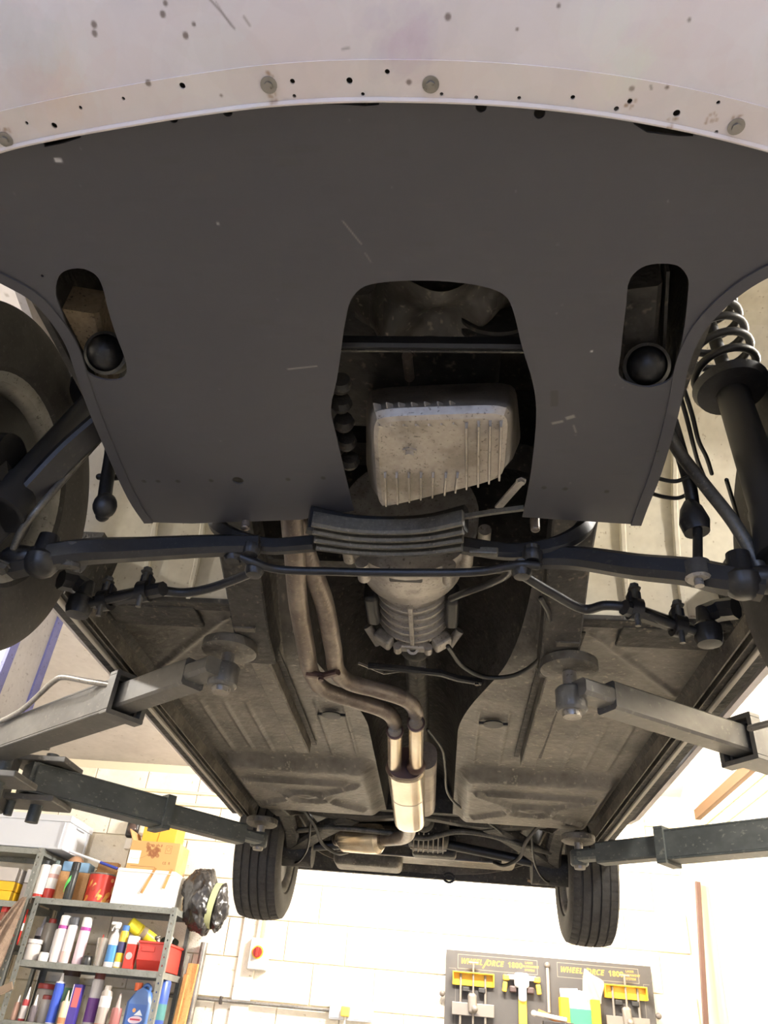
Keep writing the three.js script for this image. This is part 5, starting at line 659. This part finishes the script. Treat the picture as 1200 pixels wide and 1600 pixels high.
// the crate shelf
{
  const xb = -2.79, xa = -3.45, y = 2.475, z0 = -6.22, z1 = -5.82, t = thing('storage_crate', 'grey plastic crate with a ribbed rim on top of the shelving', 'crate', [(xa + xb) / 2, y, -6.02]); const cm = paint('#c9ccd2', 0.45), xm = (xa + xb) / 2, h = 0.235;
  part(t, 'front_wall', box([xm, y + h / 2, z1], [xb - xa, h, 0.006], null, 0.002), cm); part(t, 'back_wall', box([xm, y + h / 2, z0], [xb - xa, h, 0.006]), cm); part(t, 'side_wall', box([xa, y + h / 2, (z0 + z1) / 2], [0.006, h, z1 - z0]), cm); part(t, 'side_wall', box([xb, y + h / 2, (z0 + z1) / 2], [0.006, h, z1 - z0]), cm); part(t, 'base', box([xm, y + 0.004, (z0 + z1) / 2], [xb - xa, 0.006, z1 - z0]), cm);
  part(t, 'rim', [box([xm, y + h - 0.02, z1 + 0.008], [xb - xa + 0.03, 0.045, 0.012], null, 0.003), box([xb + 0.008, y + h - 0.02, (z0 + z1) / 2], [0.012, 0.045, z1 - z0 + 0.03], null, 0.003), box([xa - 0.008, y + h - 0.02, (z0 + z1) / 2], [0.012, 0.045, z1 - z0 + 0.03], null, 0.003)], cm);
  part(t, 'base_rim', [box([xm, y + 0.008, z1 + 0.005], [xb - xa + 0.02, 0.014, 0.01], null, 0.003), box([xb + 0.005, y + 0.008, (z0 + z1) / 2], [0.01, 0.014, z1 - z0], null, 0.003)], cm);
  for (const [x, z] of [[xb - 0.03, z1 + 0.006], [xb + 0.006, z1 - 0.03], [xb + 0.006, z0 + 0.04]]) part(t, 'corner_rib', box([x, y + h / 2 - 0.02, z], x < xb ? [0.012, h - 0.05, 0.012] : [0.012, h - 0.05, 0.012], null, 0.003), cm);
  part(t, 'hand_grip', box([xb + 0.012, y + h - 0.055, (z0 + z1) / 2], [0.012, 0.014, 0.14], null, 0.003), cm);
}
{
  const bx = (label, px, py, y, s, m, z = -5.92) => carton('parts_box', label, 'box', [[-3.1917,2.156,-5.92][0] + (px) * 0.0046, y, z], s, m, 0, 'boxes on the crate shelving');
  const t1 = bx('grey lidded parts box standing on the yellow boxes', 11, 0, 2.245, [0.15, 0.09, 0.2], paint('#b9b2ac', 0.6)); const t2 = bx('yellow parts box under the grey one, upper of two', 11, 0, 2.183, [0.16, 0.06, 0.2], paint('#e8b21e', 0.5)); const t3 = bx('yellow parts box at the bottom of the pile', 10, 0, 2.122, [0.16, 0.06, 0.2], paint('#efbc24', 0.5));
  bx('white lidded box on the grey box beside the spray bottles', 42, 0, 2.255, [0.1, 0.09, 0.16], paint('#e6e2dc', 0.6), -6.0); bx('grey box below the white lidded box', 42, 0, 2.122, [0.1, 0.13, 0.16], paint('#b8b2ae', 0.6), -6.0);
  for (const [px, l] of [[0, 'red-lidded jar in front of the yellow boxes, far from the cloth'], [14, 'red-lidded jar half covered by the hanging cloth'], [29, 'red tub between the hanging cloth and the perforated upright']]) can('red_jar', l, 'jar', [-3.0872,1.9891,-5.84][0] + px * 0.0046, 1.862, -5.87, 0.03, 0.235, { body: px > 20 ? '#cf4038' : '#9a5a48', cap: '#d23a34', capH: 0.045, capR: 1, band: '#f0ece6', at: 0.45, bh: 0.25 });
}
{ // hanging cloth
  const top = [-2.9026,2.14,-5.73], t = thing('work_jacket', 'brown cloth jacket hanging in folds from the shelf upright', 'jacket', [top[0] - 0.2, 1.2, -5.72]);
  part(t, 'cloth', surface(60, 60, (u, v) => { const w = 0.03 + 0.62 * Math.pow(v, 0.8), x = top[0] - w * (1 - u) + 0.02 - 0.1 * v * u, f = Math.sin(u * 17 + v * 2) * 0.022 * Math.min(1, v * 3) + Math.sin(u * 41 + v * 5) * 0.006 * v; return [x, top[1] - v * 1.15 - 0.12 * Math.pow(1 - u, 2) * smooth(0, 0.3, v), -5.71 + f + 0.04 * Math.sin(u * 3.1) * v]; }), mat('cloth', { map: grainMap([142, 122, 104], [128, 108, 92], [104, 88, 74], { seed: 91, tile: 0.3, cells: 8, grain: 10 }), roughness: 0.95 }));
  part(t, 'pocket_flap', box([-2.8115,1.5991,-5.66], [0.1, 0.05, 0.012], [0, 0, 0.5], 0.004), paint('#8a7866', 0.95));
}
// leaning timber and pipe
{ const a = [-1.7552,1.8605,-6.2], b = [a[0] - 0.02, 0.0, -5.98], t = thing('timber_plank', 'pale timber plank leaning on the wall beside the shelving', 'plank', [b[0], 0, b[2]]); part(t, 'plank', sweep([b, a], rect(0.075, 0.03, 0.003), null, new THREE.Vector3(0, 0, 1)), M.timber); part(t, 'batten', sweep([[b[0] - 0.03, 0.0, b[2] + 0.03], [a[0] - 0.03, a[1] - 0.07, a[2] + 0.03]], rect(0.03, 0.03, 0.003), null, new THREE.Vector3(0, 0, 1)), M.timber); }
{ const a = [-1.7198,2.0044,-6.25], b = [a[0] - 0.0, 0.0, -6.12], t = thing('metal_pipe', 'grey metal pipe leaning on the wall beside the timber plank', 'pipe', [b[0], 0, b[2]]); part(t, 'pipe', lathe([[0.022, 0], [0.026, 0], [0.026, a[1]], [0.022, a[1]]], b, vec(a).sub(vec(b)), 24), M.steel); }
{ const a = [1.866,2.6575,-6.27], b = [1.58, 0.0, -6.12], t = thing('brown_pole', 'slim brown pole leaning on the wall beside the tool board', 'pole', b); part(t, 'pole', sweep([b, a], rect(0.036, 0.026, 0.004), null, new THREE.Vector3(0, 0, 1)), paint('#5c4238', 0.5)); }
// on the back wall
{ const c = [-1.3084,1.9584,-6.26], t = thing('isolator_switch', 'white isolator switch with a red and yellow rotary knob', 'switch', [c[0], c[1] - 0.1, -6.28]); part(t, 'box', box([c[0], c[1], -6.255], [0.14, 0.2, 0.07], null, 0.01), paint('#c4c0ba', 0.5)); part(t, 'plate', lathe([[0, 0], [0.042, 0], [0.042, 0.006], [0, 0.006]], [c[0] - 0.005, c[1] + 0.01, -6.221], [0, 0, 1], 28), paint('#e8c23a', 0.5)); part(t, 'knob', [lathe([[0, 0.006], [0.034, 0.006], [0.032, 0.018], [0, 0.018]], [c[0] - 0.005, c[1] + 0.01, -6.221], [0, 0, 1], 28), box([c[0] - 0.005, c[1] + 0.01, -6.196], [0.018, 0.066, 0.02], null, 0.004)], paint('#b8281e', 0.45));
  for (const dx of [-0.03, 0.025]) part(t, 'conduit', rod([c[0] + dx, c[1] + 0.1, -6.26], [c[0] + dx, 2.93, -6.26], 0.014), paint('#e6dfd0', 0.5)); }
{ const a = [-0.7585,1.6668,-6.26], b = [-0.4538,1.6569,-6.26], y = (a[1] + b[1]) / 2, t = thing('socket_strip', 'row of grey-white wall sockets with a yellow plug', 'socket', [(a[0] + b[0]) / 2, y - 0.06, -6.28]); const w = (b[0] - a[0]);
  part(t, 'back_box', box([(a[0] + b[0]) / 2, y, -6.262], [w, 0.1, 0.05], null, 0.006), paint('#cfcfd2', 0.5)); for (const q of [0.13, 0.63, 0.9]) part(t, 'socket_face', [box([a[0] + w * q, y, -6.235], [0.062, 0.08, 0.006], null, 0.004), rod([a[0] + w * q, y + 0.02, -6.236], [a[0] + w * q, y + 0.02, -6.228], 0.012)], paint('#f2f0ee', 0.5)); part(t, 'plug', box([a[0] + w * 0.38, y, -6.215], [0.06, 0.06, 0.05], null, 0.008), paint('#e8c04c', 0.5)); part(t, 'flex', tube([[a[0] + w * 0.38, y - 0.03, -6.215], [a[0] + w * 0.38, y - 0.2, -6.23], [a[0] + w * 0.36, y - 0.6, -6.24]], 0.006, 20, 6), paint('#e0d8c8', 0.5));
  const l = [-1.6429,1.6787,-6.265]; const c = thing('wall_conduit', 'grey steel conduit clipped along the wall to the sockets', 'conduit', [l[0], l[1], -6.28]); part(c, 'tube', rod([l[0] - 0.3, y, -6.265], [a[0], y, -6.265], 0.012), M.steel); part(c, 'clip', box([[-1.5306,1.6793,-6.26][0], y, -6.262], [0.02, 0.05, 0.034], null, 0.006), paint('#3a3430', 0.5)); }
{ const c = [-2.4714,2.7386,-6.25], t = thing('bulkhead_lamp', 'small black rounded bulkhead fitting on the wall above the boxes', 'fitting', [c[0], c[1] - 0.06, -6.28]); part(t, 'frame', box([c[0], c[1], -6.26], [0.1, 0.13, 0.05], null, 0.024), paint('#2e2a28', 0.4)); part(t, 'lens', ball([c[0], c[1], -6.24], 0.04, [0.9, 1.1, 0.5], 20), paint('#5a4a44', 0.15)); part(t, 'cable_box', box([c[0] - 0.005, c[1] - 0.11, -6.262], [0.05, 0.08, 0.04], null, 0.006), paint('#efe9dc', 0.5)); }
struct('trim_5', box([[-1.3965,1.8373,-6.27][0], 1.45, -6.288], [0.13, 2.9, 0.03], null, 0.004), M.wall, 'cream painted vertical board behind the isolator switch', 'board');
// tool board
{
  const bt = thing('tool_board', 'dark grey wheel alignment tool board with yellow printing on the back wall', 'tool board', [0.74, 1.2, -6.27]), x0 = 0.035, x1 = 1.455, yT = 2.088, yB = 1.2, zf = -6.24;
  const bm = canvasMat(1024, 640, (g, W, H) => { g.fillStyle = '#484440'; g.fillRect(0, 0, W, H); const R = rnd(6); for (let i = 0; i < 900; i++) { g.fillStyle = `rgba(${R() < 0.5 ? '120,112,104' : '50,47,45'},${R() * 0.12})`; g.fillRect(R() * W, R() * H, 2 + R() * 20, 1 + R() * 3); }
    for (const ox of [60, 560]) { g.strokeStyle = '#8f8674'; g.lineWidth = 2; g.strokeRect(ox, 16, 400, 62); g.fillStyle = '#e0a838'; g.font = 'italic bold 34px sans-serif'; g.fillText('WHEEL', ox + 12, 56); g.fillText('ORCE', ox + 142, 56); g.font = 'italic bold 58px sans-serif'; g.fillText('/', ox + 122, 70); g.font = 'bold 34px sans-serif'; g.fillText('1800', ox + 252, 56); g.font = 'bold 14px sans-serif'; g.fillStyle = '#c88f3a'; g.fillText('LASER', ox + 338, 34); g.fillText('ALIGNMENT', ox + 326, 50); g.fillText('SYSTEM', ox + 336, 66); }
    g.strokeStyle = '#7a7468'; g.lineWidth = 2; g.beginPath(); g.moveTo(14, 80); g.lineTo(50, 80); g.lineTo(50, 640); g.moveTo(1010, 80); g.lineTo(980, 80); g.lineTo(980, 640); g.stroke(); }, 0.55);
  part(bt, 'panel', box([(x0 + x1) / 2, (yT + yB) / 2, zf - 0.012], [x1 - x0, yT - yB, 0.02], null, 0.003), paint('#484440', 0.55));
  card(x1 - x0 - 0.004, yT - yB - 0.004, [(x0 + x1) / 2, (yT + yB) / 2, zf - 0.0014], 0, bm, bt, 'printed_face', 'yellow lettering on dark grey');
  for (const [x, y] of [[x0 - 0.02, 1.82], [x1 + 0.02, 1.8]]) part(bt, 'fixing_knob', ball([x, y, zf - 0.01], 0.02), paint('#6a625a', 0.5));
  const hang = (label, A, B, y0) => {   // yellow clamp bracket with its rods
    const xa = A[0], xb = B[0], xm = (xa + xb) / 2, w = xb - xa, y = (A[1] + B[1]) / 2, t = thing('clamp_bracket', label, 'bracket', [xm, y - 0.35, zf]);
    const ym = paint('#e8b428', 0.45), gm = paint('#8a8278', 0.45, 0.4);
    part(t, 'channel', [box([xm, y, zf + 0.02], [w, 0.075, 0.008], null, 0.002), box([xm, y + 0.038, zf + 0.04], [w, 0.008, 0.05], null, 0.002), box([xa + 0.004, y, zf + 0.04], [0.008, 0.075, 0.05], null, 0.002), box([xb - 0.004, y, zf + 0.04], [0.008, 0.075, 0.05], null, 0.002)], ym);
    for (const q of [0.2, 0.79]) part(t, 'slide_rod', rod([xa + w * q, y + 0.03, zf + 0.03], [xa + w * q, y - 0.42, zf + 0.03], 0.008), gm);
    part(t, 'screw', [rod([xm, y + 0.1, zf + 0.045], [xm, y - 0.4, zf + 0.045], 0.007), box([xm, y + 0.1, zf + 0.045], [0.07, 0.012, 0.012], null, 0.004)], gm);
    part(t, 'clamp_block', box([xm - 0.005, y - 0.14, zf + 0.05], [0.06, 0.12, 0.05], [0, 0, 0.05], 0.02), gm); part(t, 'cross_bar', box([xm, y - 0.175, zf + 0.035], [w, 0.075, 0.02], null, 0.004), gm); part(t, 'knob', ball([xm + 0.01, y - 0.17, zf + 0.075], 0.022), gm);
    part(t, 'pad', box([xm - 0.05, y - 0.06, zf + 0.03], [0.05, 0.03, 0.03], null, 0.006), paint('#2c2a28', 0.6)); part(t, 'pad', box([xm + 0.06, y - 0.06, zf + 0.03], [0.05, 0.03, 0.03], null, 0.006), paint('#2c2a28', 0.6));
  };
  hang('yellow clamp bracket with grey rods hanging beside the white gauge', [0.0837,1.9087,-6.2], [0.3705,1.9189,-6.2]); hang('yellow clamp bracket with grey rods hanging beside the green leaflet box', [1.1162,1.9152,-6.2], [1.4013,1.9147,-6.2]);
  { const c = [0.5591,1.9293,-6.2], t = thing('laser_gauge', 'white and yellow T-shaped gauge hanging on the tool board', 'gauge', [c[0], c[1] - 0.25, zf]); const ym = paint('#ecc23c', 0.45), wm = paint('#f4f2ee', 0.4); part(t, 'head', [box([c[0], c[1] + 0.005, zf + 0.04], [0.1, 0.09, 0.05], null, 0.02), box([c[0], c[1] + 0.02, zf + 0.035], [0.2, 0.03, 0.03], null, 0.008)], wm); for (const s of [-1, 1]) { part(t, 'end_cap', box([c[0] + s * 0.105, c[1] + 0.015, zf + 0.035], [0.045, 0.035, 0.036], null, 0.008), ym); part(t, 'side_flap', box([c[0] + s * 0.115, c[1] - 0.04, zf + 0.03], [0.03, 0.06, 0.03], [0, 0, s * 0.15], 0.006), ym); part(t, 'grip', box([c[0] + s * 0.06, c[1] - 0.05, zf + 0.03], [0.05, 0.04, 0.03], null, 0.01), paint('#4c3c38', 0.5)); } part(t, 'neck', box([c[0] + 0.004, c[1] - 0.07, zf + 0.045], [0.055, 0.1, 0.04], null, 0.018), wm); part(t, 'bar', box([c[0] + 0.004, c[1] - 0.17, zf + 0.03], [0.055, 0.17, 0.02], null, 0.004), ym); part(t, 'hook', tube([[c[0] + 0.004, c[1] - 0.25, zf + 0.03], [c[0] + 0.004, c[1] - 0.275, zf + 0.03]], 0.006, 8, 8), paint('#4c3c38', 0.5)); }
  { const a = [0.7416,2.0407,-6.229], b = [0.7423,1.7628,-6.229], t = thing('measuring_rod', 'thin grey rod with a ball end standing upright on the tool board', 'rod', [b[0], b[1], -6.229]); part(t, 'shaft', rod(b, a, 0.011), paint('#b0a498', 0.4, 0.4)); part(t, 'ball_end', ball(a, 0.02), paint('#6a625a', 0.4)); }
  { const a = [0.8089,1.8465,-6.18], b = [1.0728,1.8447,-6.18], xm = (a[0] + b[0]) / 2, w = b[0] - a[0], y = a[1] - 0.16, t = thing('leaflet_box', 'yellow box with a green front panel full of white leaflets', 'box', [xm, y - 0.16, -6.2]); const ym = paint('#eebb22', 0.45);
    part(t, 'side', box([a[0] + 0.03, y, -6.19], [0.06, 0.34, 0.1], null, 0.004), ym); part(t, 'side', box([b[0] - 0.03, y, -6.19], [0.06, 0.34, 0.1], null, 0.004), ym); part(t, 'green_panel', box([xm, y - 0.03, -6.17], [w - 0.12, 0.28, 0.04], null, 0.003), paint('#3f9a68', 0.5)); part(t, 'yellow_sticker', box([xm - 0.02, y - 0.1, -6.149], [w - 0.16, 0.12, 0.003]), paint('#b8ac3a', 0.5)); for (const [dx, h, r] of [[-0.06, 0.1, 0.06], [0.0, 0.09, -0.05], [0.05, 0.06, 0.1]]) part(t, 'leaflet', box([xm + dx, y + 0.15, -6.2 + dx * 0.1], [0.12, h * 1.5, 0.01], [0, 0, r], 0.002), paint('#f2efe8', 0.7));
    const p = [1.0143,1.9356,-6.17]; const bg = thing('plastic_bag', 'clear crumpled plastic bag sticking out of the leaflet box', 'bag', [p[0], p[1] - 0.1, -6.18]); part(bg, 'film', surface(14, 14, (u, v) => [p[0] - 0.06 + 0.13 * u + 0.03 * v, p[1] - 0.1 + 0.2 * v - 0.07 * u * v, -6.17 + 0.02 * Math.sin(u * 9 + v * 7)]), new THREE.MeshPhysicalMaterial({ color: '#cfc4ba', roughness: 0.25, transmission: 0.45, thickness: 0, side: THREE.DoubleSide })); }
  { const a = [0.6237,1.7452,-6.08], b = [0.8672,1.7041,-6.08], t = thing('toe_gauge', 'orange and white gauge arm resting in front of the leaflet box', 'gauge', [a[0], a[1] - 0.05, -6.08]); part(t, 'arm', sweep([[a[0] + 0.03, a[1] + 0.012, -6.1], [b[0], b[1] - 0.01, -6.1]], rect(0.03, 0.03, 0.006)), paint('#e08a3c', 0.45)); part(t, 'roller', [rod(a, [b[0] - 0.03, b[1] + 0.02, -6.08], 0.013), ball(a, 0.018)], paint('#e4dcd2', 0.4)); part(t, 'bracket', box([a[0] + 0.16, a[1] - 0.06, -6.1], [0.2, 0.05, 0.06], null, 0.006), paint('#2c2826', 0.6)); }
}

renderer.render(scene, camera);
